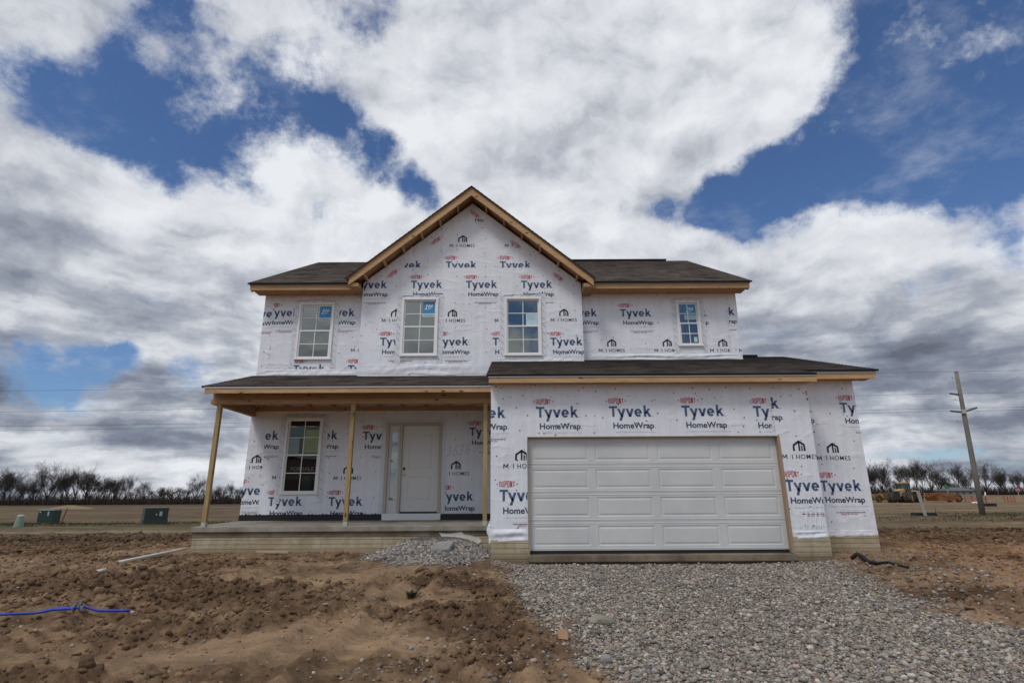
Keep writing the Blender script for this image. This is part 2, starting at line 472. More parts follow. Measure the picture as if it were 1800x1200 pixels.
def oval_mark():
    """six condensed block letters, tallest in the middle, between two lozenges"""
    k = .0135; w_ = .043
    def bar(x0, x1, y0, y1): return [(x0, y0), (x1, y0), (x1, y1), (x0, y1)]
    L_ = {'D': lambda h: [bar(0, k, -h, h), bar(k, w_ - .006, h - k, h), bar(k, w_ - .006, -h, -h + k), bar(w_ - k, w_, -h + .010, h - .010)],
          'U': lambda h: [bar(0, k, -h + .006, h), bar(w_ - k, w_, -h + .006, h), bar(.004, w_ - .004, -h, -h + k)],
          'P': lambda h: [bar(0, k, -h, h), bar(k, w_ - .004, h - k, h), bar(k, w_ - .004, -.010, k - .010), bar(w_ - k, w_, -.002, h - .006)],
          'O': lambda h: [bar(0, k, -h + .006, h - .006), bar(w_ - k, w_, -h + .006, h - .006), bar(.004, w_ - .004, h - k, h), bar(.004, w_ - .004, -h, -h + k)],
          'N': lambda h: [bar(0, k, -h, h), bar(w_ - k, w_, -h, h), [(k * .6, h), (k * .6 + k, h), (w_ - k * .6, -h), (w_ - k * 1.6, -h)]],
          'T': lambda h: [bar(-.002, w_ + .002, h - k, h), bar(w_ / 2 - k / 2, w_ / 2 + k / 2, -h, h - k)]}
    out = []
    for i, ch in enumerate('DUPONT'):
        x0 = (i - 3) * .0535 + .005
        for p in L_[ch]([.045, .055, .061, .061, .055, .045][i]): out.append([(x0 + x, y) for x, y in p])
    for s in (-1, 1):
        c = s * .197
        out.append([(c - .016, 0), (c, -.02), (c + .016, 0), (c, .02)] if s > 0 else [(c + .016, .0), (c, .02), (c - .016, 0), (c, -.02)])
    return out

def house_icon():
    P_ = []
    t = .040
    P_ += [stroke((-.127 + .012, .105), (.015, .195), t), stroke((-.003, .195), (.127 - .012, .118), t)]
    P_ += [[(-.127, 0), (-.127 + t, 0), (-.127 + t, .115), (-.127, .098)], [(.127 - t, 0), (.127, 0), (.127, .112), (.127 - t, .128)]]
    P_ += [[(-.012, 0), (.022, 0), (.022, .19), (-.012, .19)], [(.042, 0), (.070, 0), (.070, .105), (.042, .105)]]
    P_ += [[(.042, .125), (.064, .125), (.064, .143), (.042, .143)], [(.048, .205), (.066, .198), (.074, .214), (.055, .222)]]
    return P_

WM = word_mark(); OM = oval_mark(); HI = house_icon()

def clip_poly(p, x0, x1, y0, y1):
    for ax, lim, sg in ((0, x0, 1), (0, x1, -1), (1, y0, 1), (1, y1, -1)):
        if lim is None or not p: continue
        out = []
        for i in range(len(p)):
            a, b = p[i], p[(i + 1) % len(p)]
            da, db = (a[ax] - lim) * sg, (b[ax] - lim) * sg
            if da >= 0: out.append(a)
            if (da >= 0) != (db >= 0):
                t = da / (da - db); out.append((a[0] + (b[0] - a[0]) * t, a[1] + (b[1] - a[1]) * t))
        p = out
    return p if len(p) > 2 else []

class Wall:
    """one wrapped wall at depth D: sheet with openings, print, nails"""
    M = ['wrap', 'print_blue', 'print_navy', 'print_red', 'print_black', 'print_grey', 'nail_cap', 'tape', 'tape_mark']
    def __init__(s, D, outline, holes=(), thick=.14):
        s.D = D; s.mb = MB(); s.outline = outline; s.holes = list(holes); s.voids = list(holes); s.lift = .003
        bm = bmesh.new()
        loops = [outline] + [[(a, c), (b, c), (b, d), (a, d)] for a, b, c, d in holes]
        for lp in loops:
            vs = [bm.verts.new((x, D, z)) for x, z in lp]
            for i in range(len(vs)): bm.edges.new((vs[i], vs[(i + 1) % len(vs)]))
        bmesh.ops.triangle_fill(bm, use_beauty=True, use_dissolve=False, edges=bm.edges[:], normal=(0, -1, 0))
        bm.verts.ensure_lookup_table(); bm.verts.index_update()
        vs = [v.co.copy() for v in bm.verts]
        fs = [tuple(v.index for v in f.verts) for f in bm.faces]
        bm.free()
        fix = []
        for f in fs:
            n = (vs[f[1]] - vs[f[0]]).cross(vs[f[2]] - vs[f[0]])
            fix.append(f if n.y < 0 else f[::-1])
        s.mb.add(vs, fix)
        s.mb.add([(v.x, v.y + thick, v.z) for v in vs], [f[::-1] for f in fix])
        for lp in loops:
            for i in range(len(lp)):
                a, b = lp[i], lp[(i + 1) % len(lp)]
                s.mb.quad((a[0], D, a[1]), (b[0], D, b[1]), (b[0], D + thick, b[1]), (a[0], D + thick, a[1]))
        xs = [p[0] for p in outline]; zs = [p[1] for p in outline]
        s.bx = (min(xs), max(xs), min(zs), max(zs))
    def px(s, u, v): a = at(u, v, s.D); return a.x, a.z
    def ink(s, polys, x, z, mi, rot=0, clip=(None,) * 4, lift=None):
        c_, s_ = math.cos(rot), math.sin(rot)
        cx = [s.bx[0] if clip[0] is None else max(clip[0], s.bx[0]), s.bx[1] if clip[1] is None else min(clip[1], s.bx[1]),
              s.bx[2] if clip[2] is None else max(clip[2], s.bx[2]), s.bx[3] if clip[3] is None else min(clip[3], s.bx[3])]
        y = s.D - (lift or s.lift)
        for p in polys:
            q = [(x + a * c_ - b * s_, z + a * s_ + b * c_) for a, b in p]
            ar = sum(q[i][0] * q[(i + 1) % len(q)][1] - q[(i + 1) % len(q)][0] * q[i][1] for i in range(len(q)))
            if ar < 0: q = q[::-1]
            q = clip_poly(q, *cx)
            if not q: continue
            bits = [q]
            for a0, a1, c0, c1 in s.voids:
                nb = []
                for q in bits:
                    if max(t[0] for t in q) <= a0 or min(t[0] for t in q) >= a1 or max(t[1] for t in q) <= c0 or min(t[1] for t in q) >= c1: nb.append(q); continue
                    nb += [clip_poly(q, None, a0, None, None), clip_poly(q, a1, None, None, None), clip_poly(q, a0, a1, None, c0), clip_poly(q, a0, a1, c1, None)]
                bits = [b for b in nb if b]
            for q in bits: s.mb.add([(a, y, b) for a, b in q], [tuple(range(len(q)))], mi)
    def _clip(s, clip, u, v):
        if clip is None: return (None,) * 4
        u0, u1, v0, v1 = clip
        return (s.px(u0, v)[0] if u0 else None, s.px(u1, v)[0] if u1 else None, s.px(u, v1)[1] if v1 else None, s.px(u, v0)[1] if v0 else None)
    def logo(s, u, v, clip=None, oval=True, word=True, sub=True, small=True):
        x, z = s.px(u, v); c = s._clip(clip, u, v)
        if word: s.ink(WM, x, z, 1, clip=c)
        if oval: s.ink(OM, x + .150, z + .325, 3, clip=c)
        if sub:
            s.ink(fit_text('HomeWrap', .828, .116, .027), x + .069, z - .232, 2, clip=c)
            s.ink([[(.91, -.232), (.922, -.232), (.922, -.22), (.91, -.22)]], x, z, 2, clip=c)
        if small:
            rr = random.Random(int(u * 7 + v)); dash = []; xx = .12
            while xx < .92:
                l = rr.uniform(.02, .07); dash.append([(xx, -.318), (xx + l, -.318), (xx + l, -.300), (xx, -.300)]); xx += l + .014
            s.ink(dash, x, z, 5, clip=c)
            s.ink([[(.22, -.395), (.93, -.395), (.93, -.389), (.22, -.389)]], x, z, 5, clip=c)
            dash = []; xx = .26
            while xx < .84:
                l = rr.uniform(.02, .06); dash.append([(xx, -.440), (xx + l, -.440), (xx + l, -.422), (xx, -.422)]); xx += l + .012
            s.ink(dash, x, z, 2, clip=c)
            s.ink(fit_text('MADE IN THE USA', .34, .028, .008), x + .36, z - .478, 3, clip=c)
    def badge(s, u, v, clip=None, icon=True, text=True):
        x, z = s.px(u, v); c = s._clip(clip, u, v)
        if icon: s.ink(HI, x, z + .155, 4, clip=c)
        if text:
            s.ink([[(0, 0), (.017, 0), (.017, .088), (0, .088)], [(.083, 0), (.100, 0), (.100, .088), (.083, .088)], hcut((.012, .088), (.050, .022), .020, .022, .088), hcut((.050, .022), (.088, .088), .020, .022, .088)], x - .362, z, 4, clip=c)
            s.ink([stroke((.128, -.004), (.176, .080), .007)], x - .355, z, 5, clip=c)
            s.ink([[(.190, 0), (.206, 0), (.206, .088), (.190, .088)]], x - .355, z, 4, clip=c)
            s.ink(fit_text('HOMES', .43, .088, .003, 1.15), x - .355 + .272, z, 4, clip=c)
    def oval_at(s, u, v, deg):
        x, z = s.px(u, v); s.ink(OM, x, z, 3, rot=math.radians(deg))
    def inside(s, x, z, m=.03):
        for a, b, c, d in s.holes:
            if a - .1 - m < x < b + .1 + m and c - .12 - m < z < d + .1 + m: return False
        n = len(s.outline); ins = False
        for i in range(n):
            (xa, za), (xb, zb) = s.outline[i], s.outline[(i + 1) % n]
            if (za > z) != (zb > z) and x < (xb - xa) * (z - za) / (zb - za) + xa: ins = not ins
        return ins
    def nail(s, x, z, r=.0135):
        y = s.D - .005
        n = 7
        vs = [(x + r * math.cos(2 * math.pi * i / n), y, z + r * math.sin(2 * math.pi * i / n)) for i in range(n)] + [(x + r * 1.05 * math.cos(2 * math.pi * i / n), s.D, z + r * 1.05 * math.sin(2 * math.pi * i / n)) for i in range(n)]
        s.mb.add(vs, [tuple(range(n))] + [(i, i + n, (i + 1) % n + n, (i + 1) % n) for i in range(n)], 6)
    def nails(s, seed, step=.406, gap=.48):
        r = random.Random(seed)
        x = s.bx[0] + .12
        while x < s.bx[1] - .03:
            z = s.bx[2] + r.uniform(.1, .5)
            while z < s.bx[3] - .05:
                xx = x + r.gauss(0, .035)
                if s.inside(xx, z) and r.random() < .8: s.nail(xx, z, r.uniform(.011, .0145))
                z += gap * r.uniform(.55, 1.5)
            x += step
    def staples(s, u0, v0, u1, v1, n, seed, spread=.02):
        r = random.Random(seed)
        a = s.px(u0, v0); b = s.px(u1, v1)
        for i in range(n):
            t = (i + r.uniform(.1, .9)) / n
            x = a[0] + (b[0] - a[0]) * t + r.gauss(0, spread); z = a[1] + (b[1] - a[1]) * t + r.gauss(0, spread)
            l = r.uniform(.012, .035); th = r.uniform(.006, .016)
            if s.inside(x, z, -.08): l *= .75; th *= .7
            s.ink([[(-l, -th), (l, -th), (l * .8, th), (-l, th)]], x, z, 5 if r.random() < .7 else 8, rot=r.uniform(-.6, .6), lift=.004)
    def hem(s, x0, x1, z0, z1, amp, seed, out=.03, n=None):
        """loose lower edge of the sheet: folds that sag between the fastenings"""
        r = random.Random(seed)
        nx = n or max(8, int((x1 - x0) / .07)); nz = 12
        ph = [r.uniform(0, 6.3) for _ in range(6)]
        vs = []
        for j in range(nz + 1):
            t = j / nz
            for i in range(nx + 1):
                x = x0 + (x1 - x0) * i / nx
                sag = .35 * amp * (math.sin(x * 2.1 + ph[0]) + .6 * math.sin(x * 4.7 + ph[1]))
                z = z1 + (z0 - z1) * t + sag * t
                env = math.sin(math.pi * min(1, t * 1.0)) ** .6 if t < 1 else 0
                fold = math.sin(t * 8.0 + 1.6 * math.sin(x * 1.3 + ph[2]) + ph[3] + x * 1.1 + .8 * math.sin(x * 3.1 + ph[5]))
                env *= min(1, 6 * i / nx, 6 * (nx - i) / nx)
                y = s.D - .004 - env * out * (.40 + .40 * fold * (.6 + .4 * math.sin(x * 2.7 + ph[1]))) - .004 * env * math.sin(x * 19 + ph[4] + 4 * t) - .003 * env * math.sin(x * 41 + 6 * t)
                vs.append((x, y, z))
        fs = [(j * (nx + 1) + i, (j + 1) * (nx + 1) + i, (j + 1) * (nx + 1) + i + 1, j * (nx + 1) + i + 1) for j in range(nz) for i in range(nx)]
        s.mb.add(vs, fs, 0)
    def tape_strip(s, x0, x1, z0, z1, marks=True, seed=0, vertical=True):
        y = s.D - (.0065 if vertical else .0085)
        s.mb.box(x0, x1, y, s.D - .001, z0, z1, 7)
        if marks:
            r = random.Random(seed)
            if vertical:
                z = z0 + r.uniform(.05, .15)
                while z < z1 - .06:
                    s.ink([stroke((-.042, .05), (.036, -.04), .012)], (x0 + x1) / 2 + r.uniform(-.01, .01), z, 8, lift=.0095)
                    z += r.uniform(.17, .23)
            else:
                x = x0 + r.uniform(.05, .15)
                while x < x1 - .08:
                    s.ink([stroke((-.05, -.025), (.04, .025), .012)], x, (z0 + z1) / 2, 8, lift=.0105)
                    x += r.uniform(.18, .26)
    def done(s, parent, label, name='wrapped_wall'):
        return tag(s.mb.build(name, Wall.M, parent), label)
# ------------------------------------------------------------------ the house
house = empty('house', (0, 14.7, -1.2))
tag(house, 'two storey house under construction, white house wrap, dark shingle roofs and raw wood trim', 'house')
WD, BD, GD, VD = 14.7, 14.4, 11.343, 12.1       # depth of the main wall, the gabled bay, the garage front, the side wing
HL, HR = -6.83, 6.32

def shingle_roof(name, e0, e1, r1, r0, mats, parent, courses_exposure=.14, thick=.035, label=None, deck='osb'):
    """courses from the eave e0-e1 up to r0-r1, each lapped over the one below"""
    e0, e1, r1, r0 = map(Vector, (e0, e1, r1, r0))
    nrm = (e1 - e0).cross(r0 - e0).normalized()
    if nrm.z < 0: nrm = -nrm
    n = max(2, int(round((r0 - e0).length / courses_exposure)))
    mb = MB()
    rr = random.Random(len(name) + n)
    for i in range(n):
        t0, t1 = i / n, (i + 1) / n
        a, b = e0.lerp(r0, t0), e1.lerp(r1, t0)
        c, d = e1.lerp(r1, t1), e0.lerp(r0, t1)
        up = nrm * .010
        mb.quad(a + up, b + up, c + nrm * .001, d + nrm * .001, 0)
        mb.quad(a - nrm * .002, b - nrm * .002, b + up, a + up, 1)
        mb.quad(a, a + up, d + nrm * .001, d, 1); mb.quad(b + up, b, c, c + nrm * .001, 1)
    dn = -nrm * thick
    mb.quad(e0 + dn, r0 + dn, r1 + dn, e1 + dn, 2)
    mb.quad(e0 + dn, e1 + dn, e1, e0, 1); mb.quad(e0, r0, r0 + dn, e0 + dn, 1); mb.quad(e1 + dn, r1 + dn, r1, e1, 1)
    o = mb.build(name, [mats, 'shingle_edge', deck], parent)
    return tag(o, label)

# --- windows: outer edges x0,x1,z0,z1 at depth D
WIN = [(-5.850, -4.868, 3.595, 5.230, WD, 'left'), (-2.935, -1.950, 3.600, 5.247, BD, 'bay_a'), (-.145, .848, 3.600, 5.255, BD, 'bay_b'),
       (4.615, 5.262, 3.92, 5.236, WD, 'right'), (-5.875, -4.915, .083, 2.04, WD, 'porch')]
DOOR = (-3.247, -1.786, -.393, 1.885)
def hole(w_): return (w_[0] + .03, w_[1] - .03, w_[2] + .03, w_[3] - .03)

# --- wrapped walls
def taped(wl, w_, sd):
    x0, x1, z0, z1 = w_[:4]
    wl.tape_strip(x0 - .135, x0 + .01, z0 - .22, z1 + .10, True, sd)
    wl.tape_strip(x1 - .01, x1 + .135, z0 - .22, z1 + .10, True, sd + 1)
    wl.tape_strip(x0 - .12, x1 + .12, z1 - .01, z1 + .09, True, sd + 2, vertical=False)
    # the flap above the window: a curled lip of wrap
    pts = [(x0 - .02 + (x1 - x0 + .04) * i / 14, wl.D - .012 - .008 * math.sin(i * .9), z1 + .055 + .03 * math.sin(math.pi * i / 14) + .006 * math.sin(i * 2.3 + sd)) for i in range(15)]
    wl.mb.tube(pts, .007, 5, 8)

w1 = Wall(WD, [(HL, 2.95), (-4.04, 2.95), (-4.04, 5.62), (HL, 5.62)], [hole(WIN[0])])
w1.logo(470.6, 556, (479, None, None, None)); w1.logo(568.5, 556); w1.logo(435, 558, (None, 478, None, None))
w1.logo(514.2, 655.2); w1.logo(611, 655.2); w1.badge(640, 618, icon=False)
w1.nails(3); w1.staples(478.5, 520, 473, 640, 22, 5, .008); w1.staples(462, 648, 628, 648, 30, 6)
w1.staples(470, 520, 625, 520, 20, 16, .02)
taped(w1, WIN[0], 11); w1.hem(HL, -4.05, 3.12, 3.34, .05, 4, .03)
w1.done(house, 'upper left wall with white wrap and one window')

gz = lambda x: 8.37 - .83 * abs(x + 1.06)
w2 = Wall(BD, [(-4.04, 2.95), (1.965, 2.95), (1.965, gz(1.965) - .20), (-1.06, gz(-1.06) - .24), (-4.04, gz(-4.04) - .20)], [hole(WIN[1]), hole(WIN[2])])
for u in (783.4, 878.7): w2.logo(u, 472.2, (None, None, None, 470.5))
w2.logo(686, 472.2, (711, None, None, 470.5), oval=False)
w2.badge(812.9, 434.4); w2.badge(910, 434, (None, 901, None, None), icon=False)
w2.logo(831, 377, (None, 850, 379, None), oval=False, word=False)
for u, v, d in ((834.9, 377, -40), (766.7, 423, 37), (907, 430.5, -38), (691, 480.5, 38), (981.8, 487.5, -42)): w2.oval_at(u, v, d)
for u in (722.2, 818.9, 916): w2.logo(u, 506.3)
w2.logo(625, 506.8, (640, None, None, None), oval=False)
w2.badge(694.5, 566, (None, 699, None, None)); w2.badge(795, 566); w2.badge(893, 566); w2.badge(991.5, 565)
for u in (667.8, 766.5, 866, 967.6): w2.logo(u, 607.0)
w2.nails(5); w2.staples(705, 470.5, 960, 467, 46, 8, .006); w2.staples(640, 500, 815, 375, 46, 9, .04); w2.staples(1015, 505, 850, 385, 40, 10, .04)
w2.staples(1020, 520, 1023, 630, 16, 12, .01)
taped(w2, WIN[1], 21); taped(w2, WIN[2], 31)
w2.hem(-4.03, -.50, 3.11, 3.40, .07, 7, .026); w2.hem(-.49, 1.96, 3.44, 3.56, .02, 9, .016)
w2.mb.box(-4.04, -4.0, BD + .1405, WD, 2.95, 5.80, 0); w2.mb.box(1.925, 1.9645, BD + .141, WD, 2.95, 5.85, 0)
w2.done(house, 'gabled middle wall with white wrap and two windows')

w3 = Wall(WD, [(1.965, 3.2), (HR, 3.2), (HR, 5.62), (1.965, 5.62)], [hole(WIN[3])])
w3.logo(1090.4, 556.4); w3.logo(995, 556.4); w3.logo(1187.5, 556.0, (None, 1270, None, None)); w3.logo(1237, 554, (1279, None, None, None))
w3.badge(1076, 618.4); w3.badge(1174, 618.4); w3.badge(1272, 618.4, (None, 1283, None, None)); w3.badge(1323, 618.4, icon=False)
w3.nails(8); w3.staples(1276, 518, 1286, 628, 30, 15, .012); w3.staples(1026, 628, 1300, 626, 40, 17, .015)
taped(w3, WIN[3], 41); w3.hem(1.97, HR, 3.55, 3.72, .04, 12, .04)
w3.done(house, 'upper right wall with white wrap and one small window')

w4 = Wall(WD, [(HL, -.43), (-.30, -.43), (-.30, 2.95), (HL, 2.95)], [hole(WIN[4]), (DOOR[0] + .03, DOOR[1] - .03, -.43 + .001, DOOR[3] - .03)])
w4.logo(431, 772.8, (466, None, None, None)); w4.logo(535, 772); w4.logo(637.4, 772.8); w4.logo(825, 765.7)
w4.badge(449, 824, (None, 461, None, None)); w4.badge(611, 843); w4.badge(503, 842); w4.badge(801, 835, (779, None, None, None))
w4.logo(410, 869.5, (None, 456, None, None)); w4.logo(470.5, 888.8); w4.logo(576.8, 888.8); w4.logo(772, 880)
w4.nails(13); w4.staples(464, 735, 452, 900, 26, 18, .01); w4.staples(585, 722, 605, 724, 12, 19, .02)
taped(w4, WIN[4], 51)
w4.tape_strip(DOOR[0] - .11, DOOR[0] + .01, -.42, DOOR[3] + .08, False); w4.tape_strip(DOOR[1] - .01, DOOR[1] + .11, -.42, DOOR[3] + .08, False)
w4.tape_strip(DOOR[0] - .1, DOOR[1] + .1, DOOR[3] - .01, DOOR[3] + .08, False, 0, False)
w4.staples(674, 900, 684, 752, 24, 20, .006); w4.staples(777, 900, 780, 745, 30, 22, .008)
# pencilled house number beside the door
x_, z_ = w4.px(783, 803)
pol = fit_text('3636', .62, .26, -.012)
w4.ink([[(x + y * .35, y) for x, y in p] for p in pol], x_, z_, 5, rot=.12)
w4.done(house, 'lower wall under the porch with white wrap')

OPX0, OPX1, OPZ = .335, 5.42, 1.157
w5 = Wall(GD, [(-.40, -.83), (OPX0, -.83), (OPX0, OPZ), (OPX1, OPZ), (OPX1, -.82), (6.115, -.80), (6.115, 2.42), (-.40, 2.42)])
w5.voids = [(OPX0 - .008, OPX1 + .004, -3.0, OPZ + .006)]
w5.logo(814, 734.6); w5.logo(942.6, 733.6); w5.logo(1071.2, 732.2); w5.logo(1199, 731.2); w5.logo(1325, 732, (None, 1354.5, None, None)); w5.logo(1296, 718, (1355, None, None, None), small=False); w5.logo(1420, 718)
w5.badge(916.7, 822.7, (None, 926.0, None, None)); w5.badge(1407.2, 806, (1376, None, None, None))
w5.logo(878, 880.4, (None, 927.0, None, None)); w5.logo(1381.5, 862.7, (1379.5, None, None, None))
w5.nails(21, .406, .42)
rr = random.Random(77)
for i in range(34):
    x = rr.uniform(-.38, 6.05); z = rr.choice((rr.uniform(1.2, 2.2), rr.uniform(-.7, 2.0)))
    if w5.inside(x, z): w5.nail(x, z)
w5.staples(1354, 705, 1362, 762, 22, 25, .010); w5.staples(880, 697, 1400, 694, 34, 26, .008); w5.staples(1402, 925, 1450, 922, 14, 27, .03)
w5.hem(-.43, .335, -.84, -.60, .03, 31, .05); w5.hem(5.42, 6.125, -.82, -.66, .03, 33, .035)
# the flap that is puffed out at the left corner
fv = []
for j in range(9):
    t = j / 8
    fv += [(-.40, GD - .004, -.40 - .45 * t), (-.40 - .075 * math.sin(math.pi * t) ** 2, GD + .03, -.40 - .45 * t), (-.40, GD + .12, -.40 - .45 * t)]
w5.mb.add(fv, [(3 * j + k, 3 * j + k + 1, 3 * j + k + 4, 3 * j + k + 3) for j in range(8) for k in range(2)], 0)
# vertical creases near the right corner
for k in range(4):
    x = 5.72 + .09 * k
    w5.mb.add([(x - .018, GD - .0015, -.62), (x + .018, GD - .0015, -.62), (x, GD - .013, -.62), (x + .05 - .01, GD - .0015, -.15), (x + .05 + .01, GD - .0015, -.15), (x + .05, GD - .002, -.10)], [(0, 2, 5, 3), (2, 1, 4, 5)], 0)
w5.mb.hexa([(-.40, GD + .141, -.83), (-.37, GD + .141, -.83), (-.40, BD - .01, -.83), (-.37, BD - .01, -.83), (-.40, GD + .141, 2.40), (-.37, GD + .141, 2.40), (-.40, BD - .01, 3.34), (-.37, BD - .01, 3.34)], 0)
w5.mb.box(6.075, 6.114, GD + .141, VD, -.83, 2.34, 0)
w5.done(house, 'garage front wall with white wrap around the door')

w6 = Wall(VD, [(6.116, -.845), (7.553, -.838), (7.553, 2.58), (6.116, 2.58)])
w6.logo(1357, 724.3, (1420, None, None, None)); w6.logo(1477.9, 725); w6.badge(1466.7, 808.3); w6.logo(1442.9, 862.7)
w6.nails(29, .36, .44); w6.staples(1474, 690, 1482, 730, 14, 28, .012); w6.staples(1462, 934, 1541, 934, 16, 30, .02)
w6.hem(6.12, 7.556, -.84, -.70, .02, 35, .025)
w6.mb.box(7.515, 7.552, VD + .141, 20.0, -.83, 2.62, 0)
w6.done(house, 'narrow wrapped wall right of the garage, set back')

# the closed shell behind: sides and back, wrapped too, and the rooms inside
mb = MB()
mb.box(HL, HL + .14, WD + .141, 23.7, -.55, 5.6); mb.box(HR - .14, HR, WD + .141, 23.7, -.55, 5.6); mb.box(HL + .141, HR - .141, 23.56, 23.7, -.55, 5.6)
for sx in (HL, HR - .14): mb.add([(sx, WD + .2, 5.6), (sx, 23.7, 5.6), (sx, 19.2, 8.15), (sx + .14, WD + .2, 5.6), (sx + .14, 23.7, 5.6), (sx + .14, 19.2, 8.15)], [(0, 2, 1), (3, 4, 5), (0, 3, 5, 2), (1, 2, 5, 4)])
mb.box(HR + .001, 7.514, 19.9, 20.0, -.83, 2.62)
tag(mb.build('side_wall', 'wrap', house), 'wrapped side and back walls')
mb = MB()
mb.box(HL + .15, HR - .15, 16.6, 16.7, -.5, 5.5); mb.box(HL + .15, HR - .15, WD + .15, 16.59, 2.55, 2.75); mb.box(HL + .15, HR - .15, WD + .15, 16.59, -.62, -.5)
mb.box(HL + .15, HR - .15, WD + .15, 16.59, 5.35, 5.45)
tag(mb.build('interior_wall', 'dark_room', house), 'dark rooms behind the panes')

# --- main roof
RZ = lambda y: 5.60 + (8.43 - 5.60) / (19.2 - 14.12) * (y - 14.12)
roof = shingle_roof('roof', (-7.10, 14.12, 5.600), (-4.06, 14.12, 5.600), (-4.06, 19.2, 8.43), (-7.10, 19.2, 8.43), 'shingle', house, label='main roof with dark shingles')
shingle_roof('right_slope', (1.985, 14.12, 5.605), (6.58, 14.12, 5.605), (6.58, 19.2, 8.43), (1.985, 19.2, 8.43), 'shingle', roof)
shingle_roof('middle_slope', (-4.059, 14.60, RZ(14.6)), (1.984, 14.60, RZ(14.6)), (1.984, 19.2, 8.43), (-4.059, 19.2, 8.43), 'shingle', roof)
shingle_roof('rear_slope', (-7.10, 24.3, 5.60), (6.58, 24.3, 5.60), (6.58, 19.2, 8.43), (-7.10, 19.2, 8.43), 'shingle', roof)
def one_box(name, m_, parent, *b):
    q = MB(); q.box(*b); return q.build(name, m_, parent)
def one_bar(name, m_, parent, a, b, wx, wy):
    q = MB(); q.bar(a, b, wx, wy); return q.build(name, m_, parent)
one_box('fascia', 'lumber', roof, -7.05, -4.05, 14.2, 14.238, 5.43, 5.56); one_box('fascia', 'lumber', roof, 1.975, 6.525, 14.2, 14.238, 5.435, 5.565)
for x in (-7.05, 6.487): one_bar('rake_board', 'lumber', roof, (x + .019, 14.24, 5.48), (x + .019, 19.2, 8.27), .038, .18)
one_box('drip_edge', 'drip_edge', roof, -7.07, -4.05, 14.185, 14.1995, 5.55, 5.59); one_box('drip_edge', 'drip_edge', roof, 2.0, 6.545, 14.185, 14.1995, 5.555, 5.595)
mb = MB()
for i in range(0):
    x = -6.8 + i * .61
    if -4.3 < x < 2.2: continue
    if x < HR + .1: mb.bar((x, 14.24, 5.48), (x, 14.70, 5.48 + .557 * .46), .038, .09)
one_box('eave_soffit', 'lumber_side', roof, -7.01, -4.045, 14.239, 14.698, 5.448, 5.462); one_box('eave_soffit', 'lumber_side', roof, 1.97, 6.48, 14.239, 14.698, 5.452, 5.466)
mb = MB(); mb.prism_z([(-4.9, 19.07), (5.8, 19.07), (5.8, 19.33), (-4.9, 19.33)], 8.40, 8.452); mb.build('ridge_vent', 'shingle_edge', roof)

# --- gable roof over the bay
g0 = (-1.06, 13.88, 8.385)
gr = empty_parent = None
gl = lambda x: 8.385 - .83 * abs(x + 1.06)
groof = shingle_roof('roof', (-4.40, 13.86, gl(-4.40)), (-4.40, 19.1, gl(-4.40)), (-1.06, 19.1, 8.385), (-1.06, 13.86, 8.385), 'shingle_gable', house, label='gable roof over the middle of the front')
shingle_roof('right_slope', (2.28, 13.86, gl(2.28)), (2.28, 19.1, gl(2.28)), (-1.06, 19.1, 8.385), (-1.06, 13.86, 8.385), 'shingle_gable', groof)
mb = MB()
for s, xe in ((-1, -4.30), (1, 2.235)):
    ze = gl(xe) - .045; zp = 8.385 - .045
    mb.prism([(xe, ze), (-1.06, zp), (-1.06, zp - .235), (xe, ze - .205)][::(1 if s > 0 else -1)], 13.90, 13.938)
mb.build('rake_board', 'lumber', groof)
for s, xe in ((-1, -4.36), (1, 2.27)):
    for t in (.12, .27, .42, .57, .72, .87, .97):
        x = -1.06 + (xe + 1.06) * t; z = gl(x) - .135
        one_box('lookout', 'lumber', groof, x - .019, x + .019, 13.94, BD - .002, z - .13, z - .03)
mb = MB()
for s, xe in ((-1, -4.36), (1, 2.27)):
    a, b = (-1.06, gl(-1.06) - .10), (xe, gl(xe) - .10)
    mb.hexa([(a[0], 13.94, a[1] - .015), (b[0], 13.94, b[1] - .015), (a[0], BD + .3, a[1] - .015), (b[0], BD + .3, b[1] - .015), (a[0], 13.94, a[1]), (b[0], 13.94, b[1]), (a[0], BD + .3, a[1]), (b[0], BD + .3, b[1])])
    mb.prism([(xe - s * .03, gl(xe) - .10), (xe - s * .30, gl(xe) - .30), (xe - s * .30, gl(xe) + .05)], 13.94, BD - .003) if False else None
# boxed returns at the foot of each rake
for x0, x1 in ((-4.30, -4.05), (1.975, 2.23)):
    zb = gl(x0 if x0 < -2 else x1) - .27
    mb.box(x0, x1, 13.94, 14.66, zb, zb + .10)
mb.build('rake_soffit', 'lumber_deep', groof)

# --- porch: roof, beam, posts, slab
proof = shingle_roof('roof', (-6.90, 12.28, 2.415), (-.50, 12.28, 2.415), (-.50, WD - .01, 3.165), (-6.90, WD - .01, 3.165), 'shingle', house, label='low shingle roof over the porch')
one_box('fascia', 'lumber', proof, -6.83, -.42, 12.30, 12.338, 2.258, 2.372); one_bar('rake_board', 'lumber', proof, (-6.811, 12.36, 2.325), (-6.811, 14.69, 3.065), .038, .13)
mb = MB(); mb.add([(-6.79, 12.70, 2.20), (-6.79, 14.69, 2.20), (-6.79, 14.69, 3.11), (-6.79, 12.70, 2.50), (-6.76, 12.70, 2.20), (-6.76, 14.69, 2.20), (-6.76, 14.69, 3.11), (-6.76, 12.70, 2.50)], [(0, 3, 2, 1), (4, 5, 6, 7), (0, 1, 5, 4), (2, 3, 7, 6), (1, 2, 6, 5), (3, 0, 4, 7)]); mb.build('gable_panel', 'osb', proof)
mb = MB(); mb.box(-6.84, -.44, 12.285, 12.2995, 2.366, 2.402); mb.build('drip_edge', 'drip_edge', proof)
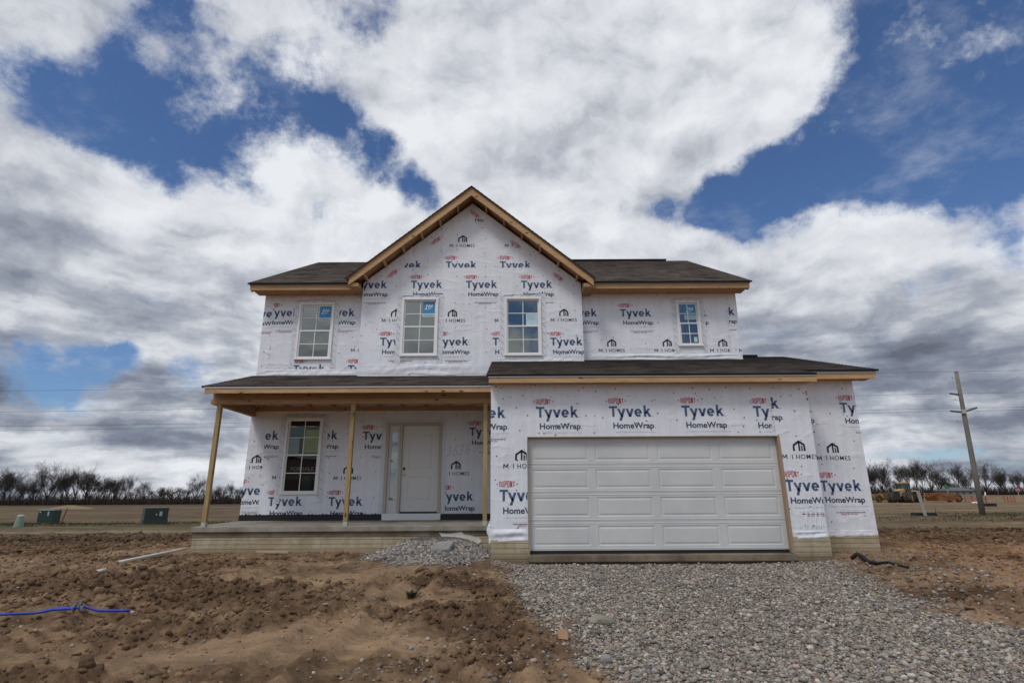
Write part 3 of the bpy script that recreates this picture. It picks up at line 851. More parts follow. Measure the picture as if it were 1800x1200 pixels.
mb = MB(); mb.box(-6.85, -.405, 12.665, 12.79, 2.07, 2.175); mb.box(-6.83, -.405, 12.695, 12.79, 2.176, 2.46); mb.box(-6.845, -6.72, 12.791, WD - .002, 2.07, 2.30)
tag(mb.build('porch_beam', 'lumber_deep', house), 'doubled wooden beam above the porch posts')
mb = MB()
for i in range(11):
    x = -6.5 + i * .61
    mb.box(x - .019, x + .019, 12.34, 12.69, 2.30, 2.44)
    mb.box(x - .019, x + .019, 12.80, WD - .002, 2.31, 2.45)
mb.box(-6.70, -.41, WD - .045, WD - .004, 2.20, 2.309)
mb.build('ceiling_joist', 'lumber_side', house)
for i, x in enumerate((-6.658, -3.597, -.572)):
    mb = MB(); mb.box(x - .046, x + .046, 12.68, 12.772, -.50, 2.069)
    p = mb.build('porch_post', 'lumber_treated', house)
    mb = MB(); mb.box(x - .0465, x + .0465, 12.679, 12.773, -.585, -.501); mb.build('post_foot', 'post_foot', p)
mb = MB()
mb.hexa([(-6.86, 12.6, -.70), (-.402, 12.6, -.70), (-6.86, WD, -.70), (-.402, WD, -.70), (-6.86, 12.6, -.588), (-.402, 12.6, -.588), (-6.86, WD, -.548), (-.402, WD, -.548)])
slab = tag(mb.build('porch_slab', 'concrete', house), 'poured concrete porch floor')
bv = slab.modifiers.new('edge', 'BEVEL'); bv.width = .012; bv.segments = 2
mb = MB(); mb.box(-6.845, -.402, 12.640, 14.6, -.80, -.7005); mb.build('slab_edge', 'concrete_damp', slab)
mb = MB(); mb.box(-6.83, -3.26, WD - .022, WD - .001, -.56, -.405); mb.box(-1.77, -.40, WD - .022, WD - .001, -.56, -.405)
mb.box(HL - .012, HL, WD - .02, 16, -.62, -.43)
for i in range(40):
    x = -6.8 + i * .088
    mb.add([(x, WD - .0235, -.415), (x + .09, WD - .0235, -.415), (x + .045, WD - .024, -.39 + .015 * math.sin(i * 1.7))], [(0, 1, 2)])
tag(mb.build('wall_flashing', 'flashing_black', house), 'black flashing strip along the porch floor')

# --- foundation
mb = MB()
mb.box(-6.835, -.401, 12.652, 14.62, -1.75, -.801)
mb.box(-.39, .36, GD - .012, 13.0, -1.75, -.80); mb.box(5.40, 6.13, GD - .012, VD, -1.75, -.77); mb.box(.361, 5.399, GD + .005, 13.0, -1.75, -1.20)
mb.box(6.131, 7.548, VD - .012, 20.0, -1.75, -.80); mb.box(-.39, 6.13, 13.001, 20, -1.75, -1.1); mb.box(HL + .01, -.40, 14.63, 23.6, -1.75, -.56)
mb.box(-.395, HR - .01, 20.01, 23.6, -1.75, -.56)
tag(mb.build('foundation', 'brick_form', house), 'tan poured foundation with a brick pattern')
mb = MB()
pr = [(.325, 5.45)]
mb.hexa([(.325, GD - .07, -1.205), (5.46, GD - .07, -1.205), (.361, GD + .6, -1.205), (5.399, GD + .6, -1.205), (.335, GD - .055, -1.075), (5.44, GD - .055, -1.075), (.361, GD + .6, -1.04), (5.399, GD + .6, -1.04)])
sl = tag(mb.build('garage_sill', 'concrete_damp', house), 'damp concrete sill under the garage door')
bv = sl.modifiers.new('edge', 'BEVEL'); bv.width = .02; bv.segments = 3
mb = MB(); mb.box(.36, 5.4, GD + .6, 19.9, -1.2, -1.06); mb.build('garage_floor', 'concrete_grey', house)

# --- garage roof, over the wing too
ge = 2.375; GS = .319; gy = 11.02
gzr = lambda y: ge + GS * (y - gy)
garoof = shingle_roof('roof', (-.485, gy, ge), (6.20, gy, ge), (6.20, 15.75, gzr(15.75)), (-.485, 15.75, gzr(15.75)), 'shingle', house, label='low shingle roof over the garage')
shingle_roof('wing_slope', (6.201, 11.70, gzr(11.70)), (7.93, 11.70, gzr(11.70)), (7.93, 15.75, gzr(15.75)), (6.201, 15.75, gzr(15.75)), 'shingle', garoof)
shingle_roof('rear_slope', (6.33, 20.4, gzr(15.75) - GS * 4.65), (7.93, 20.4, gzr(15.75) - GS * 4.65), (7.93, 15.75, gzr(15.75)), (6.33, 15.75, gzr(15.75)), 'shingle', garoof)
one_box('fascia', 'lumber', garoof, -.437, 2.3, 11.05, 11.088, 2.212, 2.326); one_box('fascia', 'lumber', garoof, 2.302, 6.20, 11.0505, 11.088, 2.209, 2.323); one_box('fascia', 'lumber', garoof, 6.201, 7.87, 11.75, 11.788, 2.405, 2.525)
one_bar('rake_board', 'lumber', garoof, (7.85, 11.80, 2.47), (7.85, 15.75, 3.73), .038, .13); one_bar('rake_board', 'lumber', garoof, (-.418, 11.09, 2.26), (-.418, 14.38, 3.31), .038, .12); one_bar('rake_board', 'lumber', garoof, (6.18, 11.09, 2.265), (6.18, 11.74, 2.47), .038, .11)
one_box('drip_edge', 'drip_edge', garoof, -.45, 6.205, 11.035, 11.0495, 2.322, 2.362); one_box('drip_edge', 'drip_edge', garoof, 6.21, 7.885, 11.735, 11.7495, 2.520, 2.565)
one_box('eave_soffit', 'lumber_side', garoof, -.39, 6.155, 11.089, GD - .002, 2.228, 2.242); one_box('eave_soffit', 'lumber_side', garoof, 6.205, 7.825, 11.789, VD - .002, 2.42, 2.436)
mb = MB(); mb.prism_z([(6.33, 15.62), (7.15, 15.62), (7.15, 15.88), (6.33, 15.88)], gzr(15.7) - .02, gzr(15.7) + .045); mb.build('ridge_vent', 'shingle_edge', garoof)

# --- windows
def make_window(w_, label, grid=True):
    x0, x1, z0, z1, D, kind = w_
    fw_ = .058
    mb = MB()
    mb.box(x0, x0 + fw_, D - .045, D + .07, z0 + .055, z1); mb.box(x1 - fw_, x1, D - .045, D + .07, z0 + .055, z1)
    mb.box(x0 + fw_, x1 - fw_, D - .045, D + .07, z1 - fw_, z1); mb.box(x0 - .012, x1 + .012, D - .06, D + .07, z0, z0 + .055)
    win = tag(mb.build('window', 'vinyl', house), label)
    bv = win.modifiers.new('edge', 'BEVEL'); bv.width = .006; bv.segments = 2
    zm = z0 + (z1 - z0) * .503
    ix0, ix1 = x0 + fw_, x1 - fw_
    for k, (a, b, y) in enumerate(((zm - .012, z1 - fw_, D + .012), (z0 + .056, zm + .022, D - .018))):
        mb = MB(); r = .036
        mb.box(ix0 + .001, ix0 + r, y, y + .03, a, b); mb.box(ix1 - r, ix1 - .001, y, y + .03, a, b)
        mb.box(ix0 + r, ix1 - r, y, y + .03, a, a + (.034 if k else .036)); mb.box(ix0 + r, ix1 - r, y, y + .03, b - (.040 if k else .034), b - .0005)
        cx = (ix0 + ix1) / 2; cz = (a + b) / 2
        mb.box(cx - .010, cx + .010, y + .009, y + .015, a + .034, b - .034); mb.box(ix0 + r, cx - .0101, y + .009, y + .015, cz - .010, cz + .010); mb.box(cx + .0101, ix1 - r, y + .009, y + .015, cz - .010, cz + .010)
        mb.build('sash', 'vinyl', win)
        mb = MB(); mb.box(ix0 + r - .003, ix1 - r + .003, y + .0162, y + .022, a + .03, b - .03); mb.build('pane', 'pane', win)
    return win, (ix0, ix1, z0, z1, zm, D)

def sticker(win, D, x0, x1, z0, z1, pale=.22, script=True):
    y = D + .0155 + .012
    mb = MB()
    mb.box(x0, x1, y - .0006, y, z0 + (z1 - z0) * pale, z1, 0)
    mb.box(x0, x1, y - .0006, y, z0, z0 + (z1 - z0) * pale - .001, 1)
    if script:
        c = (x0 + x1) / 2; zz = z0 + (z1 - z0) * .60; h = (z1 - z0) * .22; wd = (x1 - x0)
        for p in fit_text('JW', wd * .62, h, .012): mb.add([(c - wd * .30 + a, y - .0012, zz + b) for a, b in p], [tuple(range(len(p)))], 2)
        pts = [(c - wd * .36 + wd * .7 * t, zz - .03 - .05 * math.sin(math.pi * t) + .09 * t) for t in [i / 8 for i in range(9)]]
        for i in range(8): mb.add([(p[0], y - .0012, p[1]) for p in stroke(pts[i], pts[i + 1], .014)], [(0, 1, 2, 3)], 2)
        for i in range(3): mb.add([(x0 + .03, y - .0012, z0 + (z1 - z0) * pale * (.25 + .22 * i)), (x1 - .04, y - .0012, z0 + (z1 - z0) * pale * (.25 + .22 * i)), (x1 - .04, y - .0012, z0 + (z1 - z0) * pale * (.33 + .22 * i)), (x0 + .03, y - .0012, z0 + (z1 - z0) * pale * (.33 + .22 * i))], [(0, 1, 2, 3)], 0)
    return mb.build('sticker', ['film_blue', 'film_pale', 'film_white'], win)

wn_, g = make_window(WIN[0], 'upper window left of the gable')
sticker(wn_, g[5], g[0] + .50, g[1] - .045, g[4] + .29, WIN[0][3] - .10)
wn_, g = make_window(WIN[1], 'upper window in the left half of the gable wall')
sticker(wn_, g[5], g[0] + .50, g[1] - .045, g[4] + .29, WIN[1][3] - .10)
wn_, g = make_window(WIN[2], 'upper window in the right half of the gable wall')
mb = MB(); mb.box(g[0] + .52, g[1] - .04, BD + .0155 + .0114, BD + .0155 + .012, g[4] + .03, g[4] + .38, 0)
for i in range(3): mb.box(g[0] + .56, g[1] - .12, BD + .0262, BD + .0268, g[4] + .30 - i * .05, g[4] + .31 - i * .05, 1)
mb.build('sticker', ['film_pale', 'film_blue'], wn_)
wn_, g = make_window(WIN[3], 'small upper window at the right')
sticker(wn_, g[5], g[0] + .17, g[1] - .042, g[4] + .12, WIN[3][3] - .10, pale=.30)
mb = MB(); mb.box(g[1] - .16, g[1] - .07, WD - .018 + .0155, WD - .0019, WIN[3][2] + .13, WIN[3][2] + .27, 0); mb.build('sticker', ['film_pale'], wn_)
wn_, g = make_window(WIN[4], 'tall window on the porch')
mb = MB(); mb.box(g[0] + .036, g[0] + .45, WD + .047, WD + .049, g[4] + .50, g[4] + .74, 1); mb.box(g[0] + .036, g[0] + .30, WD + .047, WD + .049, g[4] + .04, g[4] + .46, 0)
mb.build('sticker', ['film_pale', 'film_blue'], wn_)
# papers and the sign hang inside behind the pane
mb = MB(); mb.box(g[0] + .39, g[1] - .05, WD + .060, WD + .0605, g[4] + .06, g[4] + .66, 0)
for i in range(6): mb.box(g[0] + .46, g[1] - .12, WD + .0594, WD + .0599, g[4] + .16 + i * .05, g[4] + .168 + i * .05, 1)
tag(mb.build('permit_paper', ['paper_green', 'print_navy']), 'yellow green permit papers inside the tall porch window', 'paper')
mb = MB(); mb.box(g[0] + .05, g[1] - .05, WD + .055, WD + .060, g[4] - .62, g[4] - .10, 0)
for p in fit_text('FOR SALE', .58, .090, .004): mb.add([(g[0] + .14 + a, WD + .0540, g[4] - .39 + b) for a, b in p], [tuple(range(len(p)))], 1)
tag(mb.build('sale_sign', ['sign_black', 'sign_letter']), 'black sign reading FOR SALE inside the lower pane of the porch window', 'sign')

# --- front door with a sidelight
x0, x1, z0, z1 = DOOR
mb = MB()
mb.box(x0, x0 + .075, WD - .03, WD + .14, z0, z1); mb.box(x1 - .075, x1, WD - .03, WD + .14, z0, z1); mb.box(x0 + .075, x1 - .075, WD - .03, WD + .14, z1 - .07, z1)
mb.box(x0 + .355, x0 + .425, WD - .012, WD + .14, z0, z1 - .0701)
ed = tag(mb.build('entry_door', 'door_frame', house), 'white panelled front door with a narrow sidelight')
lx0, lx1, lz0, lz1 = x0 + .426, x1 - .076, -.350, z1 - .071
mb = MB(); y = WD + .05
def panel_face(mb, X0, X1, Z0, Z1, y, panels, mi=0, d=.012):
    """a flat face with moulded panels let into it"""
    xs = sorted({X0, X1, *[p[0] for p in panels], *[p[1] for p in panels]}); zs = sorted({Z0, Z1, *[p[2] for p in panels], *[p[3] for p in panels]})
    for i in range(len(xs) - 1):
        for j in range(len(zs) - 1):
            cx, cz = (xs[i] + xs[i + 1]) / 2, (zs[j] + zs[j + 1]) / 2
            if any(p[0] < cx < p[1] and p[2] < cz < p[3] for p in panels): continue
            mb.quad((xs[i], y, zs[j]), (xs[i + 1], y, zs[j]), (xs[i + 1], y, zs[j + 1]), (xs[i], y, zs[j + 1]), mi)
    for a, b, c, e in panels:
        rings = [(0, 0), (.012, d), (.030, d), (.055, d * .15)]
        for (m0, d0), (m1, d1) in zip(rings, rings[1:]):
            A = [(a + m0, y + d0, c + m0), (b - m0, y + d0, c + m0), (b - m0, y + d0, e - m0), (a + m0, y + d0, e - m0)]
            B = [(a + m1, y + d1, c + m1), (b - m1, y + d1, c + m1), (b - m1, y + d1, e - m1), (a + m1, y + d1, e - m1)]
            for k in range(4): mb.quad(A[k], A[(k + 1) % 4], B[(k + 1) % 4], B[k], mi)
        m = .055
        mb.quad((a + m, y + d * .15, c + m), (b - m, y + d * .15, c + m), (b - m, y + d * .15, e - m), (a + m, y + d * .15, e - m), mi)
panel_face(mb, lx0 + .003, lx1 - .003, lz0, lz1 - .004, y, [(lx0 + .17, lx1 - .17, .70, lz1 - .22), (lx0 + .17, lx1 - .17, lz0 + .26, .50)])
mb.box(lx0 + .003, lx1 - .003, y + .014, y + .045, lz0, lz1 - .004)
mb.build('door_leaf', 'door_white', ed)
mb = MB(); mb.box(lx0, lx1, WD + .03, WD + .13, -.392, -.352); mb.build('threshold', 'hardware_black', ed)
mb = MB(); mb.tube([(lx0 + .07, y, .71), (lx0 + .07, y - .03, .71)], .032, 12); mb.build('deadbolt', 'hardware_black', ed)
mb = MB(); mb.tube([(lx0 + .065, y, .565), (lx0 + .065, y - .02, .565), (lx0 + .065, y - .028, .565), (lx0 + .065, y - .05, .565), (lx0 + .065, y - .065, .565)], [.028, .026, .014, .028, .016], 12); mb.build('door_knob', 'steel', ed)
sx0, sx1 = x0 + .076, x0 + .354
mb = MB()
ga, gb, gc, gd = -3.107, -2.938, -.065, 1.637
mb.box(sx0, ga, y - .01, y + .03, z0, z1 - .071); mb.box(gb, sx1, y - .01, y + .03, z0, z1 - .071); mb.box(ga, gb, y - .01, y + .03, z0, gc); mb.box(ga, gb, y - .01, y + .03, gd, z1 - .071)
for k in range(1, 5):
    z = gc + (gd - gc) * k / 5; mb.box(ga, gb, y - .004, y + .012, z - .009, z + .009)
sd_ = mb.build('sidelight', 'door_white', ed)
mb = MB(); mb.box(ga - .004, gb + .004, y + .0125, y + .018, gc - .004, gd + .004); mb.build('sidelight_pane', 'pane', ed)
mb = MB(); mb.box(x0 - .004, x1 + .01, WD - .035, WD - .001, -.552, -.3935); mb.build('door_sill', 'vinyl', ed)

# --- garage door
gx0, gx1, gz0, gz1 = OPX0 + .012, 5.375, -1.005, OPZ - .012
gy0 = GD + .105
mb = MB()
mb.box(OPX0 - .006, OPX0 + .0, GD - .014, GD + .14, -1.06, OPZ); mb.box(OPX0, OPX0 + .0118, GD - .014, GD + .14, -1.06, OPZ)
mb.box(gx1 + .001, OPX1 + .002, GD - .014, GD + .14, -1.06, OPZ)
mb.box(OPX0 + .012, gx1, GD - .006, GD + .14, OPZ - .012, OPZ + .004)
gdr = tag(mb.build('garage_door', 'brick_mould', house), 'closed white sectional garage door with long raised panels')
secs = 4; hh = (gz1 - gz0) / secs
pw = (gx1 - gx0) / 4
for k in range(secs):
    a = gz0 + hh * k; b = a + hh - .004
    mb = MB()
    panels = [(gx0 + pw * i + .095, gx0 + pw * (i + 1) - .055 + (.0 if i < 3 else -.03), a + .085, b - .085) for i in range(4)]
    panel_face(mb, gx0, gx1, a, b, gy0, panels, d=.009)
    mb.quad((gx0, gy0, a), (gx0, gy0 + .03, a - .0), (gx1, gy0 + .03, a), (gx1, gy0, a)); mb.quad((gx0, gy0, b), (gx1, gy0, b), (gx1, gy0 + .03, b), (gx0, gy0 + .03, b))
    for zz in (a + .030, b - .038):      # ribs along the joint
        mb.add([(gx0, gy0 - .0005, zz - .010), (gx1, gy0 - .0005, zz - .010), (gx1, gy0 - .006, zz), (gx0, gy0 - .006, zz), (gx1, gy0 - .0005, zz + .010), (gx0, gy0 - .0005, zz + .010)], [(0, 1, 2, 3), (3, 2, 4, 5)])
    mb.box(gx0, gx1, gy0 + .02, gy0 + .05, a, b + .0035)
    mb.build('door_section', 'garage_white', gdr)
mb = MB(); mb.box(gx0, gx1, gy0 - .012, gy0 + .035, -1.068, -1.0055); mb.build('bottom_seal', 'rubber', gdr)
# ------------------------------------------------------------------ terrain
_G = np.random.RandomState(5)
_PERM = np.concatenate([_G.permutation(512)] * 3)
_ANG = _G.uniform(0, 2 * np.pi, 512)
_GX, _GY = np.cos(_ANG), np.sin(_ANG)
def perlin(x, y, seed=0):
    xi = np.floor(x).astype(np.int64); yi = np.floor(y).astype(np.int64)
    xf = x - xi; yf = y - yi
    u_ = xf * xf * xf * (xf * (xf * 6 - 15) + 10); v_ = yf * yf * yf * (yf * (yf * 6 - 15) + 10)
    def g(ix, iy, dx, dy):
        h = _PERM[(_PERM[(ix + seed * 37) % 512] + iy) % 512]
        return _GX[h] * dx + _GY[h] * dy
    a = g(xi, yi, xf, yf); b = g(xi + 1, yi, xf - 1, yf); c = g(xi, yi + 1, xf, yf - 1); d = g(xi + 1, yi + 1, xf - 1, yf - 1)
    return (a + (b - a) * u_) * (1 - v_) + (c + (d - c) * u_) * v_
def fbm(x, y, oct_=4, seed=0, gain=.5, kind=0):
    s, a, f, t = 0, 1.0, 1.0, 0
    for i in range(oct_):
        n = perlin(x * f, y * f, seed + i)
        if kind == 1: n = np.abs(n) * 2 - .45            # billows: rounded lumps with creases
        if kind == 2: n = .5 - np.abs(n) * 2             # ridges
        s = s + a * n; t += a; a *= gain; f *= 2.03
    return s / t
def sst(a, b, x):
    t = np.clip((x - a) / (b - a), 0, 1); return t * t * (3 - 2 * t)
def gsum(X, Y, lst):
    s = np.zeros_like(X)
    for x, y, rx, ry, a in lst: s = s + a * np.exp(-((X - x) / rx) ** 2 - ((Y - y) / ry) ** 2)
    return s

def base_h(X, Y):
    dx = np.maximum(np.maximum(-7.2 - X, 0), X - 7.8); dy = np.maximum(np.maximum(11.8 - Y, 0), Y - 24)
    d = np.hypot(dx, dy)
    h = -1.50 + .36 * (1 - sst(0, 6.0, d)) * (1 - .25 * sst(-.5, .2, X) * (1 - sst(6.0, 6.6, X)))
    h = h - .05 * np.exp(-((X - 3.0) / 3.2) ** 2 - ((Y - 8) / 3) ** 2)
    # heap of gravel at the foot of the porch
    h = h + .34 * np.exp(-((X + 1.55) / .95) ** 4 - ((Y - 12.1) / 1.35) ** 2)
    # soil berm to the right of the gravel
    h = h + .07 * np.exp(-((X - (6.75 - (Y - 10) * .25)) / .8) ** 2) * sst(5, 8, Y) * (1 - sst(11, 12.4, Y))
    h = h + .05 * np.exp(-((X - 8.6) / 1.3) ** 2 - ((Y - 10.2) / 1.2) ** 2)
    # the field climbs a little far off to the right, less to the left
    h = h + 1.15 * sst(112, 170, Y) * sst(10, 50, X)
    return h

def ground_at(u, v, it=12):
    """the point of the bare terrain seen at a spot of the photograph"""
    d = ray(u, v); Y = 10.0
    for _ in range(it):
        X = d.x / d.y * Y
        z = float(base_h(np.array(X), np.array(Y)))
        Yn = z / (d.z / d.y)
        Y = .5 * Y + .5 * max(2.0, min(400.0, Yn))
    return d.x / d.y * Y, Y

# where the driven, smooth soil ends and the torn-up clods begin: spots of the photograph, radii in metres, weight
LUMPY = []
for u, v, rx, ry, a in ((330, 1040, .9, .55, .9), (480, 1045, 1.0, .5, 1.0), (560, 1055, .7, .4, .8), (420, 1095, .9, .30, .8), (300, 1120, .8, .3, .6), (60, 1050, 1.6, .6, .7), (180, 1025, 1.4, .6, .6), (100, 940, 4, 1.2, .6), (160, 955, 7, 2.2, .75), (300, 948, 3, 1.6, .6), (60, 975, 4, 1.2, .6), (260, 985, 2.5, .8, .5),
                        (740, 1020, .55, .35, 1.0), (800, 1022, .6, .3, .9), (720, 1075, .5, .3, 1.0), (790, 1080, .6, .35, 1.1), (850, 1085, .5, .4, .9), (850, 1130, .6, .3, .9), (930, 1140, .6, .3, .9), (880, 1050, .5, .4, .8),
                        (880, 1180, .6, .25, .8), (740, 1170, .5, .2, .7), (560, 1150, .5, .2, .6), (260, 1190, .7, .2, .7), (60, 1190, .7, .2, .7), (400, 1000, 1.6, .5, .4), (150, 1120, 1.0, .4, .5),
                        (1500, 1030, .6, .5, .4), (1590, 1015, .7, .5, .45), (1720, 1050, .7, .5, .5), (1780, 1080, .5, .4, .5), (1650, 985, 1.2, .5, .3), (1760, 985, 1.6, .6, .35), (1700, 955, 3, 1., .45), (1690, 938, 7, 2.0, .75), (1640, 928, 5, 2.0, .5), (1780, 945, 4, 1.5, .6)):
    x, y = ground_at(u, v); LUMPY.append((x, y, rx * 1.1, ry * 1.5, a))
SMOOTH = []
for u, v, rx, ry, a in ((520, 1020, 1.6, .35, .8), (680, 1045, .9, .3, .8), (620, 1100, .9, .3, 1.0), (560, 1120, 1.0, .25, 1.0), (480, 1140, 1.0, .25, 1.0), (350, 1160, 1.0, .2, .9), (640, 1130, .6, .25, .9), (760, 1130, .4, .2, .5), (680, 1010, .8, .3, .5), (950, 1000, .4, .3, .6)):
    x, y = ground_at(u, v); SMOOTH.append((x, y, rx, ry * 1.4, a))
def lumpy(X, Y):
    l = gsum(X, Y, LUMPY) - .55 * gsum(X, Y, SMOOTH) + .55 * fbm(X * .55, Y * .8, 3, 11)
    return np.clip(l + .22, 0, 1.15)

# the gravel drive: its outline on the terrain
_drv = [(878, 992), (905, 1004), (912, 1030), (945, 1060), (965, 1090), (1005, 1125), (1040, 1160), (1085, 1200)]
_drv_l = np.array([ground_at(*p) for p in _drv]); _drv_r = np.array([ground_at(*p) for p in ((1462, 984), (1500, 1012), (1560, 1045), (1640, 1075), (1700, 1092), (1799, 1116))])
_o = np.argsort(_drv_l[:, 1]); _drv_l = _drv_l[_o]; _o = np.argsort(_drv_r[:, 1]); _drv_r = _drv_r[_o]
def gravel_d(X, Y):
    """0 = bare soil ... 1 = full of gravel"""
    wob = .75 * fbm(X * 1.1, Y * 1.1, 4, 21) + .42 * fbm(X * 4, Y * 4, 3, 22)
    l = np.interp(Y, _drv_l[:, 1], _drv_l[:, 0]); r = np.interp(Y, _drv_r[:, 1], _drv_r[:, 0])
    r = np.where(Y < _drv_r[0, 1], _drv_r[0, 0] + (_drv_r[0, 1] - Y) * .5, r)
    g = sst(-.30, .28, X - l + wob) * sst(-.35, .30, r - X + wob)
    # the heap by the porch
    g = np.maximum(g, sst(1.12, .80, np.hypot((X + 1.55) / 1.28, (Y - 12.0) / 1.75) + .5 * wob) * (X < -.36))
    return g * (Y < 11.32 + 1.32 * (X < -.42)) * (Y > 1.0)

RUTS = []
for pts in (((430, 1200), (560, 1110), (650, 1045), (720, 1012)), ((560, 1200), (650, 1120), (700, 1060), (752, 1018)), ((-40, 1130), (120, 1060), (330, 1005), (520, 985)), ((-40, 1190), (180, 1085), (420, 1020), (600, 990)), ((1560, 965), (1660, 975), (1800, 985)), ((1580, 945), (1680, 950), (1800, 956)), ((0, 955), (160, 950), (330, 945)), ((0, 935), (160, 932), (330, 930))):
    RUTS.append(np.array([ground_at(*p) for p in pts]))
def rut_h(X, Y):
    h = np.zeros_like(X, dtype=float)
    for pl in RUTS:
        best = np.full(np.shape(X), 1e9); along = np.zeros(np.shape(X)); acc = 0.0
        for (ax, ay), (bx, by) in zip(pl[:-1], pl[1:]):
            L_ = math.hypot(bx - ax, by - ay); t = np.clip(((X - ax) * (bx - ax) + (Y - ay) * (by - ay)) / L_ ** 2, 0, 1)
            d = np.hypot(X - ax - t * (bx - ax), Y - ay - t * (by - ay)); k = d < best
            best = np.where(k, d, best); along = np.where(k, acc + t * L_, along); acc += L_
        wdt = .19
        g = np.exp(-(best / wdt) ** 4)
        h = h - .045 * g + .035 * np.exp(-((best - .30) / .10) ** 2) + .016 * g * np.sin(along * 2 * np.pi / .14 + 3 * best / wdt)
    return h

def height(X, Y):
    h = base_h(X, Y)
    near = 1 - sst(24, 48, Y)
    gv = gravel_d(X, Y)
    lm = lumpy(X, Y) * (1 - gv)
    big = fbm(X * .35, Y * .5, 3, 1) * .10 + fbm(X * 1.3, Y * 1.6, 3, 2) * .05
    lumps = fbm(X * 2.3, Y * 2.3, 5, 3, .62, 1) * .21
    small = fbm(X * 7, Y * 7, 4, 6, .7, 1) * .034
    hh = big * (1 - .7 * gv) + lumps * lm + small * (.62 + lm) * (1 - gv) + rut_h(X, Y) * (1 - gv) + lm * .05
    # wheel ruts that run along the left and the right of the plot
    hh = hh + .035 * np.sin((Y + .25 * X + .4 * fbm(X * .3, Y * .3, 2, 9)) * 2.2) * sst(12, 16, Y) * (1 - gv)
    wall = np.maximum(np.maximum(-7.0 - X, X - 7.7), np.maximum(11.2 - Y, Y - 24))
    return h + hh * near * (.35 + .65 * sst(0, .5, np.abs(wall))) - .25 * (gv > 2)

def soil_colour(X, Y):
    lm = lumpy(X, Y)
    n = fbm(X * .8, Y * 1.0, 5, 31); n2 = fbm(X * 4, Y * 4, 4, 32)
    tan = np.array([.275, .185, .112]); brown = np.array([.152, .094, .054]); dark = np.array([.078, .049, .031])
    f = np.clip(.30 + lm * .60 + n * 1.5 + n2 * .9 - .38 * gsum(X, Y, SMOOTH), 0, 1)[..., None]
    c = tan * (1 - f) + brown * f
    g = np.clip(lm * .50 + n2 * 1.5 + n * .6 - .22, 0, 1)[..., None]
    c = c * (1 - g) + dark * g
    # right of the house the soil is redder
    rr_ = (sst(6.2, 8, X) * (1 - sst(14, 30, Y)))[..., None]
    c = c * (1 - rr_) + c * np.array([1.12, 1.02, .95]) * rr_
    # fields beyond: long streaks of stubble and worn turf
    far = sst(15, 28, Y)[..., None]
    s1 = 1.6 * fbm(X * .05, Y * .22, 5, 41, .6); s2 = 1.6 * fbm(X * .25, Y * 1.1, 4, 42, .6)
    field = np.array([.112, .072, .046]) * (1 + .0 * X[..., None])
    straw = np.array([.165, .115, .070]) * (1 + .40 * sst(5, 25, X)[..., None]) * np.array([1, 1, .95]); olive = np.array([.095, .092, .045]); wet = np.array([.075, .048, .033])
    right = sst(5, 25, X)
    fs = np.clip(.18 + s1 * 2.4 + s2 * 1.5 + .45 * right * sst(40, 60, Y) + .3 * sst(85, 105, Y), 0, 1)[..., None]
    fo = np.clip(s2 * 2.6 + s1 * 1.6 - .06 + .35 * np.exp(-((Y - 42) / 5) ** 2) * right, 0, .8)[..., None]
    fw_ = np.clip(-s1 * 3.0 - s2 * 1.2 - .25 + .5 * np.exp(-((Y - 20) / 4) ** 2), 0, .75)[..., None]
    field = field * (1 - fs) + straw * fs
    field = field * (1 - fo) + olive * fo
    field = field * (1 - fw_) + wet * fw_
    # a dark headland before the trees on the left, a dark ditch line, turf round the green cabinets
    left = 1 - sst(-14, -6, X)
    hd = (np.exp(-((Y - 134) / 26) ** 2) * left * sst(108, 120, Y))[..., None]
    field = field * (1 - .75 * hd) + np.array([.060, .042, .028]) * .75 * hd
    dl = (np.exp(-((Y - 86 - .06 * X) / 2.0) ** 2) * left)[..., None]
    field = field * (1 - .7 * dl) + np.array([.055, .048, .032]) * .7 * dl
    tf = (np.exp(-((Y - 31.5 + .03 * X) / 2.4) ** 2) * left * np.clip(.55 + s2 * 1.8, 0, 1))[..., None]
    field = field * (1 - .75 * tf) + np.array([.060, .078, .028]) * .75 * tf
    tk = (np.exp(-((Y - 27.2 + .02 * X) / 1.1) ** 2) * left)[..., None]
    field = field * (1 - .6 * tk) + np.array([.26, .205, .145]) * .6 * tk
    c = c * (1 - far) + field * far
    gv = gravel_d(X, Y)[..., None]
    c = c * (1 - .9 * gv) + np.array([.16, .14, .115]) * .9 * gv
    return np.clip(c, .01, .9)

def mesh_np(name, V, F, mats, parent=None, col=None, smooth=False, nper=3):
    me = bpy.data.meshes.new(name)
    nv, nf = len(V), len(F)
    me.vertices.add(nv); me.vertices.foreach_set('co', V.astype(np.float32).ravel())
    k = F.shape[1]
    me.loops.add(nf * k); me.loops.foreach_set('vertex_index', F.astype(np.int32).ravel())
    me.polygons.add(nf); me.polygons.foreach_set('loop_start', np.arange(nf, dtype=np.int32) * k)
    try: me.polygons.foreach_set('loop_total', np.full(nf, k, dtype=np.int32))
    except Exception: pass
    if smooth: me.polygons.foreach_set('use_smooth', np.ones(nf, dtype=bool))
    if not isinstance(mats, (list, tuple)): mats = [mats]
    for m in mats: me.materials.append(MATS[m])
    if col is not None:
        a = me.color_attributes.new('tone', 'FLOAT_COLOR', 'POINT')
        a.data.foreach_set('color', np.concatenate([col, np.ones((nv, 1))], 1).astype(np.float32).ravel())
    me.update(calc_edges=True)
    o = bpy.data.objects.new(name, me); COL.objects.link(o)
    if parent is not None: o.parent = parent
    return o

